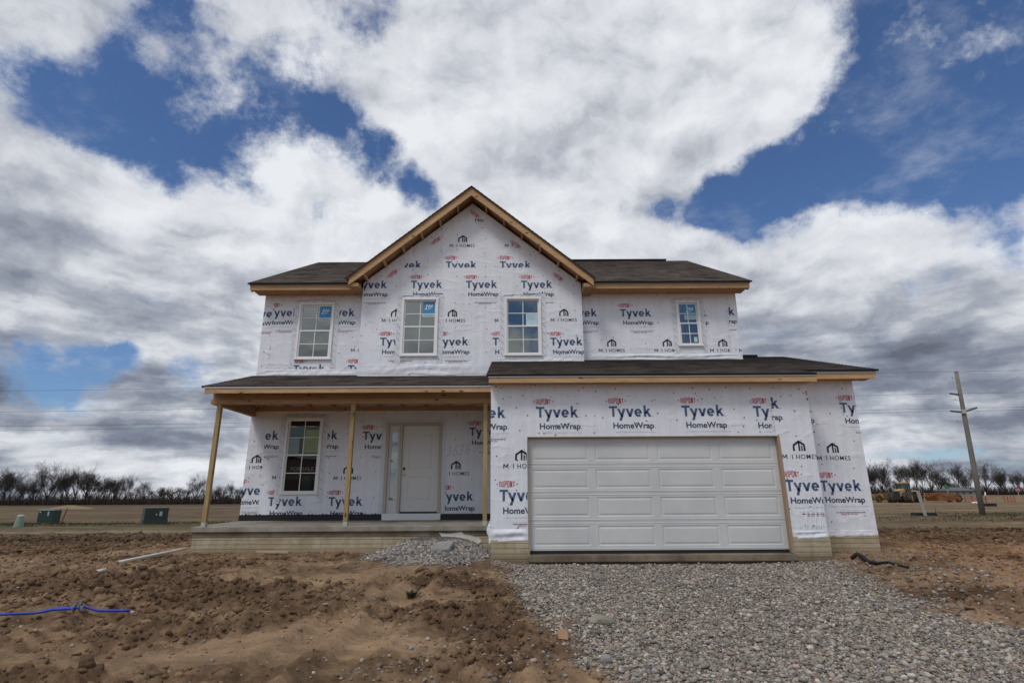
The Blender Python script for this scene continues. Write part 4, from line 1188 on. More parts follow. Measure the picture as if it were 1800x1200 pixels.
def f_soil(t, p, o):
    at_ = t.n('ShaderNodeAttribute', attribute_name='tone')
    n = t.noise(o, 7.0, 8, .7); n2 = t.noise(o, 55, 4, .65)
    g = t.math('ADD', t.math('MULTIPLY', n, .65), t.math('MULTIPLY', n2, .5))
    t.put(p.inputs['Base Color'], t.vm('SCALE', at_.outputs[0], t.math('MULTIPLY', t.ramp(g, .25, .9, .55, 1.50, False), t.ramp(t.noise(t.vm('MULTIPLY', o, (.30, 1.0, 1)), 1.1, 10, .72), .34, .66, .58, 1.42, False))))
    t.put(p.inputs['Normal'], t.bump(t.math('MULTIPLY_ADD', n, 1.6, t.math('MULTIPLY', n2, .7)), .75, .035))
mat('soil', rough=.95, spec=.12, fn=f_soil)

# polar sheet round the viewpoint: fine where the photograph looks, out to the horizon everywhere
def ring(th, rad):
    T, R_ = np.meshgrid(th, rad); return R_ * np.sin(T), R_ * np.cos(T)
rads = [.25, .8, 1.5, 2.2, 3.0, 3.6, 4.1]
r_ = 4.4
while r_ < 26: rads.append(r_); r_ *= 1.0042
while r_ < 260: rads.append(r_); r_ *= 1.012
while r_ < 5000: rads.append(r_); r_ *= 1.12
rads = np.array(rads)
fine_th = np.radians(np.arange(-56, 56.01, .17))
coarse = np.radians(np.arange(56, 304.01, 4.0))
th = np.concatenate([fine_th, coarse[1:-1]])
X, Y = ring(th, rads)
Z = height(X, Y)
nth, nr = len(th), len(rads)
V = np.stack([X, Y, Z], -1).reshape(-1, 3)
idx = np.arange(nth * nr).reshape(nr, nth)
nx = np.roll(idx, -1, axis=1)
F = np.stack([idx[:-1], idx[1:], nx[1:], nx[:-1]], -1).reshape(-1, 4)
C = soil_colour(X.ravel(), Y.ravel())
V = np.concatenate([V, [[0, 0, -1.5]]]); C = np.concatenate([C, C[:1]])
gnd = mesh_np('ground', V, F, 'soil', col=C, smooth=True)
# F runs clockwise or not: make sure it faces up
gnd.data.update()
if gnd.data.polygons[nth * 20].normal.z < 0: gnd.data.flip_normals()
tag(gnd, kind='structure')

# --- stones and clods, many in one mesh
_ico = None
def ico_pts():
    bm = bmesh.new(); bmesh.ops.create_icosphere(bm, subdivisions=1, radius=1.0)
    v = np.array([x.co[:] for x in bm.verts]); f = np.array([[x.index for x in q.verts] for q in bm.faces]); bm.free(); return v, f
def ico2_pts():
    bm = bmesh.new(); bmesh.ops.create_icosphere(bm, subdivisions=2, radius=1.0)
    v = np.array([x.co[:] for x in bm.verts]); f = np.array([[x.index for x in q.verts] for q in bm.faces]); bm.free(); return v, f
I1, I2 = ico_pts(), ico2_pts()
def scatter(name, P, size, col, matn, rng, jitter=.30, flat=.65, base=I1, smooth=False):
    """one lump per point: P (n,3), size (n,), col (n,3)"""
    v, f = base; n = len(P); m = len(v)
    q = rng.normal(size=(n, 4)); q /= np.linalg.norm(q, axis=1)[:, None]
    a, b, c, d = q.T
    R = np.stack([1 - 2 * (c * c + d * d), 2 * (b * c - a * d), 2 * (b * d + a * c), 2 * (b * c + a * d), 1 - 2 * (b * b + d * d), 2 * (c * d - a * b), 2 * (b * d - a * c), 2 * (c * d + a * b), 1 - 2 * (b * b + c * c)], 1).reshape(n, 3, 3)
    loc = v[None] * (1 + rng.uniform(-jitter, jitter, (n, m, 1))) * (rng.uniform(.5, 1.3, (n, 1, 3)))
    w_ = np.einsum('nij,nmj->nmi', R, loc) * size[:, None, None]
    w_[..., 2] *= flat
    VV = (w_ + P[:, None]).reshape(-1, 3)
    FF = (f[None] + (np.arange(n) * m)[:, None, None]).reshape(-1, 3)
    return mesh_np(name, VV, FF, matn, col=np.repeat(col, m, 0), smooth=smooth)

def f_stone(t, p, o):
    at_ = t.n('ShaderNodeAttribute', attribute_name='tone')
    n = t.noise(o, 60, 4, .6)
    t.put(p.inputs['Base Color'], t.vm('SCALE', at_.outputs[0], t.ramp(n, .3, .75, .72, 1.2, False)))
    t.put(p.inputs['Normal'], t.bump(n, .3, .006))
mat('stone', rough=.85, spec=.25, fn=f_stone)
def f_clod(t, p, o):
    at_ = t.n('ShaderNodeAttribute', attribute_name='tone')
    n = t.noise(o, 30, 6, .7)
    t.put(p.inputs['Base Color'], t.vm('SCALE', at_.outputs[0], t.ramp(n, .3, .75, .6, 1.4, False)))
    t.put(p.inputs['Normal'], t.bump(n, .8, .02))
mat('clod', rough=.95, spec=.1, fn=f_clod)

def stone_cols(n, rng):
    pal = np.array([[.46, .44, .41], [.36, .345, .325], [.27, .26, .25], [.55, .53, .50], [.40, .33, .27], [.33, .29, .29], [.24, .245, .265], [.42, .35, .34], [.15, .145, .14]])
    pr = np.array([.2, .2, .14, .11, .10, .09, .07, .05, .04]); pr = pr / pr.sum()
    c = pal[rng.choice(len(pal), n, p=pr)] * rng.uniform(.50, 1.12, (n, 1)) * np.array([1.04, 1.0, .94])
    return c
R1 = np.random.RandomState(11)
# drive: two loose layers, sizes like crushed stone
def rand_pts(n, x0, x1, y0, y1, dens, rng):
    out = []
    got = 0
    x = rng.uniform(x0, x1, n); y = rng.uniform(y0, y1, n)
    k = rng.uniform(0, 1, n) < dens(x, y)
    return x[k], y[k]
gx_, gy_ = rand_pts(135000, -.5, 9.0, 4.6, 11.4, lambda x, y: np.clip(gravel_d(x, y), 0, 1) ** 1.3 * (np.abs(x / np.maximum(y, .1)) < 1.15), R1)
sz = np.clip(R1.lognormal(np.log(.0145), .40, len(gx_)), .006, .042)
pz = height(gx_, gy_) + R1.uniform(-.3, 1.0, len(gx_)) * sz * .75
# keep clear of the sill
kk = ~((gy_ > 11.22) & (gx_ > -.45) & (gx_ < 6.2))
tag(scatter('gravel', np.stack([gx_, gy_, pz], 1)[kk], sz[kk], (stone_cols(len(gx_), R1) * np.array([.88, .85, .81]))[kk], 'stone', R1), 'pale grey crushed gravel spread over the drive in front of the garage', 'gravel', kind='stuff')

# the heap at the porch
hx, hy = rand_pts(30000, -3.2, -.40, 9.4, 12.62, lambda x, y: np.clip(gravel_d(x, y), 0, 1) ** 1.2, R1)
k = hx < -.42
hx, hy = hx[k], hy[k]
hs = np.clip(R1.lognormal(np.log(.018), .34, len(hx)), .008, .042)
fines = np.hypot((hx + 1.5) / .75, (hy - 12.15) / .55) + .5 * fbm(hx * 3, hy * 3, 3, 61) < .9
hs = np.where(fines, hs * .45, hs)
hz = height(hx, hy) + R1.uniform(-.3, 1.0, len(hx)) * hs * .75
tag(scatter('gravel_heap', np.stack([hx, hy, hz], 1), hs, stone_cols(len(hx), R1) * np.where(fines, .52, .86)[:, None], 'stone', R1), 'heap of grey gravel against the porch foundation beside the garage', 'gravel heap', kind='stuff')

# stray stones on the soil
SP = [(ground_at(u, v), r, a) for u, v, r, a in ((820, 1130, .5, 1), (900, 1165, .8, 1.2), (700, 1185, .6, .9), (960, 1180, .5, 1.2), (640, 1190, .6, .5), (1000, 1110, .4, 1.2), (880, 1020, .5, 1.2), (930, 1060, .4, .9), (1500, 1030, .6, 1.3), (1640, 1020, 1.3, 1.2), (1700, 1060, .8, 1.2), (1600, 980, 1.4, .9), (1580, 1010, 1.0, 1.2), (1740, 1000, 1.5, .8), (1560, 1035, .7, 1.4), (1640, 1062, .6, 1.4), (820, 1060, .5, .5))]
def stray(x, y):
    d = .05 * (y > 5)
    for (a, b), r, w_ in SP: d = d + .30 * w_ * np.exp(-((x - a) ** 2 + (y - b) ** 2) / r ** 2)
    return np.clip(d, 0, 1) * (gravel_d(x, y) < .5) * (np.abs(x / y) < 1.15)
sx_, sy_ = rand_pts(60000, -11, 12, 4.8, 15, lambda x, y: stray(x, y) * ((y < 12.5) | (np.abs(x) > 8)), R1)
ss = np.clip(R1.lognormal(np.log(.014), .45, len(sx_)), .005, .042)
tag(scatter('loose_stones', np.stack([sx_, sy_, height(sx_, sy_) + ss * .25], 1), ss, stone_cols(len(sx_), R1) * .78, 'stone', R1), 'loose stones lying about on the bare soil', 'stones', kind='stuff')

# clods of torn-up soil
def cdens(x, y): return np.clip(lumpy(x, y) * .9 - .06 + .5 * fbm(x * 1.5, y * 1.5, 3, 51), .26, 1) * (gravel_d(x, y) < .5) * (np.abs(x / y) < 1.15) * ((y < 12.4) | (np.abs(x) > 7.8))
cx_, cy_ = rand_pts(240000, -22, 24, 4.7, 25, cdens, R1)
cs = (1 + .05 * np.clip(cy_ - 9, 0, 12)) * np.clip(R1.lognormal(np.log(.0155), .66, len(cx_)), .005, .060) * (.5 + .6 * np.clip(lumpy(cx_, cy_), 0, 1))
cc = soil_colour(cx_, cy_) * R1.uniform(.75, 1.2, (len(cx_), 1))
cz = height(cx_, cy_) + cs * .15
big = cs > .026
scn = scatter('soil_clods', np.stack([cx_, cy_, cz], 1)[~big], cs[~big], cc[~big], 'clod', R1, .36, .8)
tag(scn, 'crumbs and clods of torn up brown soil', 'soil clods', kind='stuff')
bmv, bmf = I2
big_o = scatter('large_clods', np.stack([cx_, cy_, cz], 1)[big], cs[big], cc[big], 'clod', R1, .17, .8, base=I2, smooth=False)
tag(big_o, 'fist to head sized clods of brown soil', 'soil clods', kind='stuff')

def hz_at(x, y): return float(height(np.array([x]), np.array([y]))[0])
def gp(u, v):
    x, y = ground_at(u, v); return Vector((x, y, hz_at(x, y)))
# ------------------------------------------------------------------ small things on the plot
mat('pvc', (.62, .60, .55), .45)
mat('pipe_hollow_shade', (.10, .085, .07), .7)  # dark tone painted in for the shade inside an open pipe end
mat('pex_blue', (.010, .036, .32), .35)
mat('tie', (.16, .19, .23), .5)
mat('hose_black', (.012, .011, .011), .5)
mat('cardboard', (.36, .22, .12), .85)
mat('plywood', fn=f_wood((.36, .25, .15), (.48, .36, .23), 0, False), rough=.85)
def f_poly(t, p, o):
    p.inputs['Base Color'].default_value = (.72, .71, .66, 1)
    p.inputs['Alpha'].default_value = .5
    t.put(p.inputs['Normal'], t.bump(t.noise(o, 14, 4), .8, .02))
mat('polythene', rough=.2, spec=.6, fn=f_poly)

def lay(pts, lift):
    out = []
    for u, v in pts:
        p = gp(u, v); out.append(p + Vector((0, 0, lift)))
    return out
# white drain pipe, resting on the clods from the corner of the porch
a = gp(205, 999); b = Vector((-6.88, 12.55, -1.02))
pts = [a + Vector((0, 0, .06)) + (b - a - Vector((0, 0, .06))) * t for t in [i / 6 for i in range(7)]]
pipe = empty('drain_pipe', a); tag(pipe, 'long white drain pipe lying on the soil from the porch corner', 'pipe')
mb = MB(); mb.tube(pts, .028, 12); mb.build('pipe_wall', 'pvc', pipe, smooth=True)
mb = MB(); d = (pts[1] - pts[0]).normalized(); mb.tube([pts[0] - d * .002, pts[0] + d * .01], .023, 12); mb.build('pipe_mouth', 'pipe_hollow_shade', pipe)  # tube is capped; the dark disc stands for its shaded hollow
a = gp(168, 1013) + Vector((0, 0, .03)); b = gp(184, 1008) + Vector((0, 0, .045))
pipe2 = empty('pipe_offcut', a); tag(pipe2, 'short white pipe stub sticking out of the soil', 'pipe')
mb = MB(); mb.tube([a, b], .030, 12); mb.build('pipe_wall', 'pvc', pipe2, smooth=True)
mb = MB(); d = (b - a).normalized(); mb.tube([a - d * .003, a + d * .01], .023, 12); mb.build('pipe_mouth', 'pipe_hollow_shade', pipe2)  # dark disc again painted as the shaded bore of a closed tube
# blue water tubes
for nm, px_, lb in (('water_tube', ((-60, 1098), (0, 1093), (28, 1090.5), (57, 1087), (90, 1085), (126, 1086.5), (135, 1087)), 'bright blue water tube reaching in from the left edge'),
                    ('water_tube', ((70, 1086), (100, 1083.5), (144, 1085), (170, 1086), (200, 1088.5), (224, 1090.5)), 'shorter blue water tube ending in the open soil')):
    pts = lay(px_, .075)
    zz = [p.z for p in pts]; zm = sum(zz) / len(zz)
    pts = [Vector((p.x, p.y, .35 * p.z + .65 * max(zm, p.z - .03))) for p in pts]
    mb = MB(); mb.tube(pts, .0155, 8); tag(mb.build(nm, 'pex_blue', smooth=True), lb, 'water tube', 'blue water tubes')
c = gp(134, 1087) + Vector((0, 0, .05)); mb = MB()
for k, (dx, dz) in enumerate(((-.05, .0), (.02, .02), (.06, -.01))):
    mb.tube([c + Vector((dx, .03 * math.cos(t), dz + .032 * math.sin(t))) for t in [i * .7 for i in range(10)]], .012, 5)
mb.tube([c + Vector((-.02, -.02, .03)), c + Vector((.03, -.05, .085)), c + Vector((.08, -.03, .10))], .008, 5)
tag(mb.build('tube_tie', 'tie'), 'grey strap wound round the two blue tubes', 'strap')
# blue scrap
c = gp(306, 1015); mb = MB()
for k in range(4):
    q = c + Vector((-.08 + .05 * k, rnd.uniform(-.03, .03), .02)); mb.bar(q, q + Vector((.09, rnd.uniform(-.03, .03), rnd.uniform(.0, .04))), .03, .008)
tag(mb.build('plastic_scrap', 'pex_blue'), 'small scrap of blue plastic on the soil before the porch', 'scrap')
# black hose at the right
pts = lay(((1497, 985), (1508, 982), (1518, 985), (1528, 990), (1545, 993), (1562, 995), (1580, 998), (1598, 1002)), .03)
pts[1].z += .05; pts[2].z += .03
mb = MB(); mb.tube(pts, [.032, .04, .044, .038, .028, .024, .022, .02], 8); tag(mb.build('drain_hose', 'hose_black', smooth=True), 'black flexible hose lying on the soil right of the garage', 'hose')
# cardboard, board offcut, concrete lumps
c = gp(990, 1128); mb = MB()
mb.hexa([c + Vector(p) for p in ((-.055, -.03, .02), (.05, -.055, .015), (-.05, .03, .025), (.06, .02, .02), (-.06, .0, .105), (.045, -.02, .095), (-.055, .012, .105), (.05, -.006, .095))])
tag(mb.build('cardboard_scrap', 'cardboard'), 'torn brown cardboard scrap at the edge of the gravel drive', 'cardboard')
c = gp(738, 1008); mb = MB(); mb.bar(c + Vector((-.10, .02, .02)), c + Vector((.10, -.05, .13)), .09, .018)
tag(mb.build('board_offcut', 'plywood'), 'splintered board offcut poking out of the clods before the heap', 'board')
c = gp(215, 0 + 970); 
c = Vector((-5.0, 12.5, hz_at(-5.0, 12.5))); mb = MB(); mb.bar(c + Vector((-.35, 0, .05)), c + Vector((.35, -.06, .04)), .10, .03); tag(mb.build('board_offcut', 'plywood'), 'thin board lying flat along the porch foundation', 'board')
def lump(name, c, sx, sy, sz_, matn, lb, cat, seed):
    v, f = I2; r = np.random.RandomState(seed)
    n = v * (1 + .28 * np.array([perlin(np.array(p[0] * 1.7 + seed), np.array(p[1] * 1.7 + p[2] * 2.1)) for p in v])[:, None] + r.uniform(-.05, .05, (len(v), 1)))
    mb = MB(); mb.add([(c.x + p[0] * sx, c.y + p[1] * sy, c.z + p[2] * sz_) for p in n], [tuple(q) for q in f]); return tag(mb.build(name, matn), lb, cat)
lump('concrete_lump', gp(1058, 1096) + Vector((0, 0, .03)), .16, .13, .07, 'concrete', 'rounded lump of dried concrete on the gravel drive', 'concrete lump', 3)
lump('concrete_lump', gp(1065, 1168) + Vector((0, 0, .03)), .055, .05, .05, 'concrete_grey', 'fist sized grey lump at the lower left of the drive', 'concrete lump', 5)
c = Vector((-1.30, 11.15, hz_at(-1.30, 11.15) + .03)); mb = MB()
mb.hexa([c + Vector(p) for p in ((-.22, -.14, -.09), (.17, -.18, -.06), (-.16, .16, .03), (.20, .08, .07), (-.21, -.13, -.01), (.14, -.20, .0), (-.12, .17, .10), (.22, .10, .135))])
o = tag(mb.build('concrete_slab', 'concrete_grey'), 'broken flat piece of concrete lying on the gravel heap', 'concrete slab'); bv = o.modifiers.new('e', 'BEVEL'); bv.width = .015
# polythene over the foundation above the heap
mb = MB(); nxp, nyp = 14, 8; vs = []
for j in range(nyp + 1):
    for i in range(nxp + 1):
        s, t = i / nxp, j / nyp
        x = -1.55 + .85 * s; z = -.735 - .30 * t - .04 * math.sin(s * 7) * (1 - t) * .5 - .09 * s * (1 - t) * (s > .6)
        vs.append((x + .06 * math.sin(t * 5), 12.635 - .012 - .13 * t * t - .02 * math.sin(s * 11 + t * 4) * t, max(z, hz_at(x, 12.5 - .13 * t) + .015)))
mb.add(vs, [(j * (nxp + 1) + i, j * (nxp + 1) + i + 1, (j + 1) * (nxp + 1) + i + 1, (j + 1) * (nxp + 1) + i) for j in range(nyp) for i in range(nxp)])
tag(mb.build('plastic_sheet', 'polythene', smooth=True), 'crumpled clear plastic sheet against the foundation above the gravel heap', 'plastic sheet')
# weeds
mat('weed', (.050, .062, .026), .85)
mat('weed_dry', (.16, .13, .06), .9)
def weed(c, n, h, spread, matn, lb, seed):
    r = random.Random(seed); mb = MB()
    for i in range(n):
        a = r.uniform(0, 6.28); d = spread * r.uniform(.1, 1)
        b0 = c + Vector((math.cos(a) * spread * .35 * r.random(), math.sin(a) * spread * .35 * r.random(), -.01)); tip = c + Vector((math.cos(a) * d, math.sin(a) * d, h * r.uniform(.35, 1))) ; md = (b0 + tip) / 2 + Vector((0, 0, h * .18)); w_ = Vector((-math.sin(a), math.cos(a), 0)) * r.uniform(.006, .012)
        b0.z = hz_at(b0.x, b0.y) - .01; tz = hz_at(tip.x, tip.y); tip.z += max(0, tz - c.z + .02); md.z = (b0.z + tip.z) / 2 + h * .25
        mb.add([b0 - w_, b0 + w_, md + w_, md - w_, tip], [(0, 1, 2, 3), (3, 2, 4)])

    return tag(mb.build('weed', matn), lb, 'weed')
weed(gp(724, 1044), 110, .075, .15, 'weed', 'green weed growing among the clods before the gravel heap', 3)
weed(gp(20, 954) , 60, .22, .5, 'weed', 'low green weed on the bare soil at the far left', 5)

# ------------------------------------------------------------------ utility cabinets in the field
mat('cabinet_green', (.016, .032, .024), .5)
mat('cabinet_edge', (.42, .46, .42), .5)
mat('pad', (.028, .05, .04), .8)
mat('label_pale', (.30, .38, .42), .6)
mat('pedestal', (.17, .25, .19), .6)
mat('rust', (.17, .05, .03), .8)
def flat_gp(u, v):
    x, y = ground_at(u, v); return Vector((x, y, hz_at(x, y)))
c = flat_gp(81, 921); s = c.y / F_PX * 1.02
c.x -= 4 * s
wd_, hg_ = 25 * s, 23 * s
t1 = empty('transformer_cabinet', c); tag(t1, 'dark green electrical cabinet with a pale rim beside the leaning rust stake', 'electrical cabinet', 'electrical cabinets')
mb = MB(); mb.hexa([(c.x + x, c.y + y, c.z + z) for x, y, z in ((-wd_ / 2, 0, .08), (wd_ / 2, 0, .08), (-wd_ / 2, .64, .08), (wd_ / 2, .64, .08), (-wd_ / 2, .0, hg_ - .06), (wd_ / 2, .0, hg_ - .06), (-wd_ / 2, .64, hg_ + .02), (wd_ / 2, .64, hg_ + .02))]); mb.build('cabinet_body', 'cabinet_green', t1)
mb = MB(); mb.box(c.x - wd_ / 2 - .02, c.x + wd_ / 2 + .02, c.y - .03, c.y + .68, c.z + hg_ - .058, c.z + hg_ - .02); mb.build('rim', 'cabinet_edge', t1)
mb = MB(); mb.box(c.x - wd_ / 2 - .28, c.x + wd_ / 2 + .15, c.y - .25, c.y + .85, c.z - .1, c.z + .079); mb.build('pad', 'pad', t1)
mb = MB(); mb.box(c.x + .12 * wd_, c.x + .22 * wd_, c.y - .006, c.y - .001, c.z + hg_ * .55, c.z + hg_ * .85); mb.build('label_plate', 'label_pale', t1)
mb = MB(); mb.box(c.x - .42 * wd_, c.x - .35 * wd_, c.y - .006, c.y - .001, c.z + hg_ * .78, c.z + hg_ * .84); mb.build('warning_label', 'vinyl', t1)
c = flat_gp(270, 921); s = c.y / F_PX * 1.02
wd_, hg_ = 33 * s, 28 * s
t2 = empty('transformer_cabinet', c, math.radians(38)); tag(t2, 'dark green electrical cabinet seen corner on, near the porch post', 'electrical cabinet', 'electrical cabinets')
def loc_box(mb, x0, x1, y0, y1, z0, z1, mi=0): mb.box(x0, x1, y0, y1, z0, z1, mi)
q = wd_ / 1.0
mb = MB(); mb.hexa([(-q / 2, -q / 2, .30), (q / 2, -q / 2, .30), (-q / 2, q / 2, .30), (q / 2, q / 2, .30), (-q / 2, -q / 2 + .02, hg_ - .05), (q / 2, -q / 2 + .02, hg_ - .05), (-q / 2, q / 2, hg_), (q / 2, q / 2, hg_)]); mb.build('cabinet_body', 'cabinet_green', t2, local=True)
mb = MB(); mb.box(-q / 2 - .02, q / 2 + .02, -q / 2 - .02, q / 2 + .02, -.1, .299); mb.build('base', 'pad', t2, local=True)
mb = MB(); mb.box(.12 * q, .24 * q, -q / 2 - .012, -q / 2 - .002, hg_ * .5, hg_ * .75); mb.build('label_plate', 'label_pale', t2, local=True)
mb = MB(); mb.box(-.03, .03, -q / 2 - .03, -q / 2 + .01, hg_ * .55, hg_ * .62); mb.build('handle', 'cabinet_edge', t2, local=True)
c = flat_gp(32.5, 926); s = c.y / F_PX
ped = empty('cable_pedestal', c); tag(ped, 'small pale green cable pedestal left of the cabinet', 'pedestal')
mb = MB(); mb.tube([c + Vector((-.03, 0, -.05)), c + Vector((0, 0, 16.5 * s))], [7.2 * s, 4.6 * s], 16); mb.build('pedestal_body', 'pedestal', ped, smooth=False)
mb = MB(); mb.tube([c + Vector((0, 0, 16.5 * s)), c + Vector((0, 0, 18.2 * s)), c + Vector((0, 0, 19 * s))], [4.7 * s, 4.5 * s, 2.5 * s], 16); mb.build('cap', 'cabinet_edge', ped)
c = flat_gp(106, 922); t_ = at(118.7, 893, c.y); mb = MB(); mb.bar(c, t_, .05, .05); tag(mb.build('survey_stake', 'rust'), 'thin rust coloured stake leaning beside the green cabinet', 'stake')
# spoil heap
mat('spoil', (.22, .155, .095), .95)
x, y = -75.0, 93.0
x = ray(122, 890).x / ray(122, 890).y * y
mb = MB(); vs = []; fs = []; N_ = 28; M_ = 10
for j in range(M_ + 1):
    for i in range(N_):
        a = 2 * math.pi * i / N_; t = j / M_
        w_ = 1 + .25 * math.sin(a * 3 + 1) + .12 * math.sin(a * 7)
        vs.append((x + math.cos(a) * 3.0 * t * w_, y + math.sin(a) * 2.5 * t * w_, hz_at(x, y) - .05 + .55 * (1 - t * t) ** 1.3 * (1 + .2 * math.sin(a * 5 + j))))
fs = [(j * N_ + i, (j + 1) * N_ + i, (j + 1) * N_ + (i + 1) % N_, j * N_ + (i + 1) % N_) for j in range(M_) for i in range(N_)]
mb.add(vs, fs); tag(mb.build('spoil_heap', 'spoil', smooth=True), 'low tan heap of spoil at the far edge of the left field', 'spoil heap')
# turf tufts
mat('turf', (.060, .070, .028), .9)
Rg = np.random.RandomState(4)
def turf(name, n, xy, spread, lb, h):
    P_ = []; 
    for (x, y), k in xy:
        a = Rg.normal(size=(int(n * k), 2)) * np.array(spread) + np.array([x, y]); P_.append(a)
    P_ = np.concatenate(P_); m = len(P_)
    z = height(P_[:, 0], P_[:, 1]); hh = Rg.uniform(.4, 1.1, m) * h; a = Rg.uniform(0, 6.28, m); w_ = Rg.uniform(.02, .05, m)
    lean = Rg.normal(size=(m, 2)) * h * .5
    A = np.stack([P_[:, 0] - np.cos(a) * w_, P_[:, 1] - np.sin(a) * w_, z - .01], 1); B = np.stack([P_[:, 0] + np.cos(a) * w_, P_[:, 1] + np.sin(a) * w_, z - .01], 1); C_ = np.stack([P_[:, 0] + lean[:, 0], P_[:, 1] + lean[:, 1], z + hh], 1)
    V_ = np.stack([A, B, C_], 1).reshape(-1, 3); F_ = np.arange(3 * m).reshape(-1, 3)
    col = np.repeat(np.array([[.06, .075, .03]]) * Rg.uniform(.5, 1.4, (m, 1)) + Rg.uniform(0, .05, (m, 1)) * np.array([[1, .75, .35]]), 3, 0)
    return tag(mesh_np(name, V_, F_, 'clod', col=col), lb, 'grass', kind='stuff')
turf('grass', 520, [(ground_at(60, 921), 1.2), (ground_at(10, 922), 1.2), (ground_at(140, 922), .8), (ground_at(200, 920), .8), (ground_at(320, 919), 1.0), (ground_at(400, 918), .8)], (1.6, .9), 'short rough grass round the green cabinets', .10)
turf('grass', 420, [(ground_at(1760, 903), 1.2), (ground_at(1700, 908), 1.0), (ground_at(1800, 905), 1.0), (ground_at(1640, 912), .6)], (2.6, 2.2), 'short rough grass round the foot of the utility pole', .12)

# ------------------------------------------------------------------ bare trees
mat('bark', (.045, .036, .030), .95, fn=lambda t, p, o: t.put(p.inputs['Base Color'], t.mix(t.ramp(t.noise(o, 3, 3), .3, .7), (.030, .025, .022), (.060, .050, .042))))
mat('twig', (.052, .042, .037), .95)
def tree_mesh(seed, H, spread=.5, fork=.3, twigs=5, lean=0.0):
    r = random.Random(seed); tr = MB(); cr = MB()
    def limb(mb, p, d, L_, rad, n):
        pts = [p]; rr_ = [rad]
        for i in range(n):
            d = (d + Vector((r.gauss(0, .13), r.gauss(0, .13), r.gauss(.05, .08)))).normalized()
            p = p + d * L_ / n; pts.append(p); rr_.append(rad * (1 - .62 * (i + 1) / n))
        mb.tube(pts, rr_, 5 if rad > .08 else 3, 0, cap=False)
        return pts, rr_, d
    def grow(p, d, L_, rad, lev):
        if lev > 4 or L_ < .35: return
        pts, rr_, d2 = limb(cr, p, d, L_, max(rad, .0105), 3 if lev < 3 else 2)
        k = {0: 6, 1: 6, 2: 6, 3: twigs - 1, 4: 0}[lev]
        for i in range(k):
            t = r.uniform(.25, 1.0); j = min(len(pts) - 2, int(t * (len(pts) - 1))); f = t * (len(pts) - 1) - j
            q = pts[j].lerp(pts[j + 1], f)
            ax = Vector((r.gauss(0, 1), r.gauss(0, 1), r.gauss(0, .5))).normalized()
            nd = (d2 * r.uniform(.6, 1.0) + ax * r.uniform(.45, .9) + Vector((0, 0, .22))).normalized()
            grow(q, nd, L_ * r.uniform(.42, .70), max(.010, rr_[min(j + 1, len(rr_) - 1)] * .62), lev + 1)
    d = Vector((lean, r.gauss(0, .04), 1)).normalized()
    hb = H * fork
    pts, rr_, d2 = limb(tr, Vector((0, 0, -.3)), d, hb + .3, H * .018, 5)
    rr_ = [H * .018 * (1 - .3 * i / 5) for i in range(6)]
    tr = MB(); tr.tube(pts, rr_, 8, 0, cap=False)
    nl = r.choice((6, 7, 8))
    for i in range(nl):
        a = 6.283 * i / nl + r.uniform(-.4, .4); sp = spread * r.uniform(.5, 1.25)
        grow(pts[-1] - d * r.uniform(0, .05) * H, Vector((math.cos(a) * sp, math.sin(a) * sp, 1)).normalized(), H * r.uniform(.42, .60), H * .0105, 0)
    for i in range(5):
        t = r.uniform(.45, .95); q = pts[0].lerp(pts[-1], t); a = r.uniform(0, 6.28)
        grow(q, Vector((math.cos(a), math.sin(a), .55)).normalized(), H * r.uniform(.16, .28), H * .006, 1)
    grow(pts[-1], d2, H * .5, H * .013, 0)
    top = max(v[2] for v in cr.v)
    def me(mb, nm, m_):
        x = bpy.data.meshes.new(nm); s_ = H / top
        x.from_pydata([(v[0] * s_, v[1] * s_, v[2] * s_) for v in mb.v], [], mb.f); x.materials.append(MATS[m_]); x.update(); return x
    return me(tr, 'trunk', 'bark'), me(cr, 'crown', 'twig')
KINDS = [tree_mesh(101, 10, .62, .20, 4), tree_mesh(102, 10, .46, .26, 3), tree_mesh(103, 10, .34, .24, 3), tree_mesh(104, 10, .72, .18, 4), tree_mesh(105, 10, .28, .32, 3), tree_mesh(106, 10, .5, .16, 4, .08)]
def tree(u, vtop, vbase, Y, kind, wide, rz, label, group, vb=None):
    b = at(u, vbase, Y)
    z0 = hz_at(b.x, Y)
    H = (at(u, vtop, Y).z - z0) * 1.13
    root = empty('bare_tree', (b.x, Y, z0), rz); tag(root, label, 'tree', group)
    for nm, me in zip(('trunk', 'crown'), KINDS[kind]):
        o = bpy.data.objects.new(nm, me); COL.objects.link(o); o.parent = root
    wide = wide * .92
    H *= .84 if vtop > 838 else 1.0
    root.scale = (H / 10 * wide, H / 10 * wide, H / 10)
ORD = ['first', 'second', 'third', 'fourth', 'fifth', 'sixth', 'seventh', 'eighth', 'ninth', 'tenth', 'eleventh', 'twelfth', 'thirteenth', 'fourteenth', 'fifteenth', 'sixteenth', 'seventeenth', 'eighteenth', 'nineteenth', 'twentieth', 'twenty-first', 'twenty-second', 'twenty-third', 'twenty-fourth', 'twenty-fifth', 'twenty-sixth', 'twenty-seventh', 'twenty-eighth', 'twenty-ninth', 'thirtieth', 'thirty-first', 'thirty-second', 'thirty-third', 'thirty-fourth', 'thirty-fifth', 'thirty-sixth']
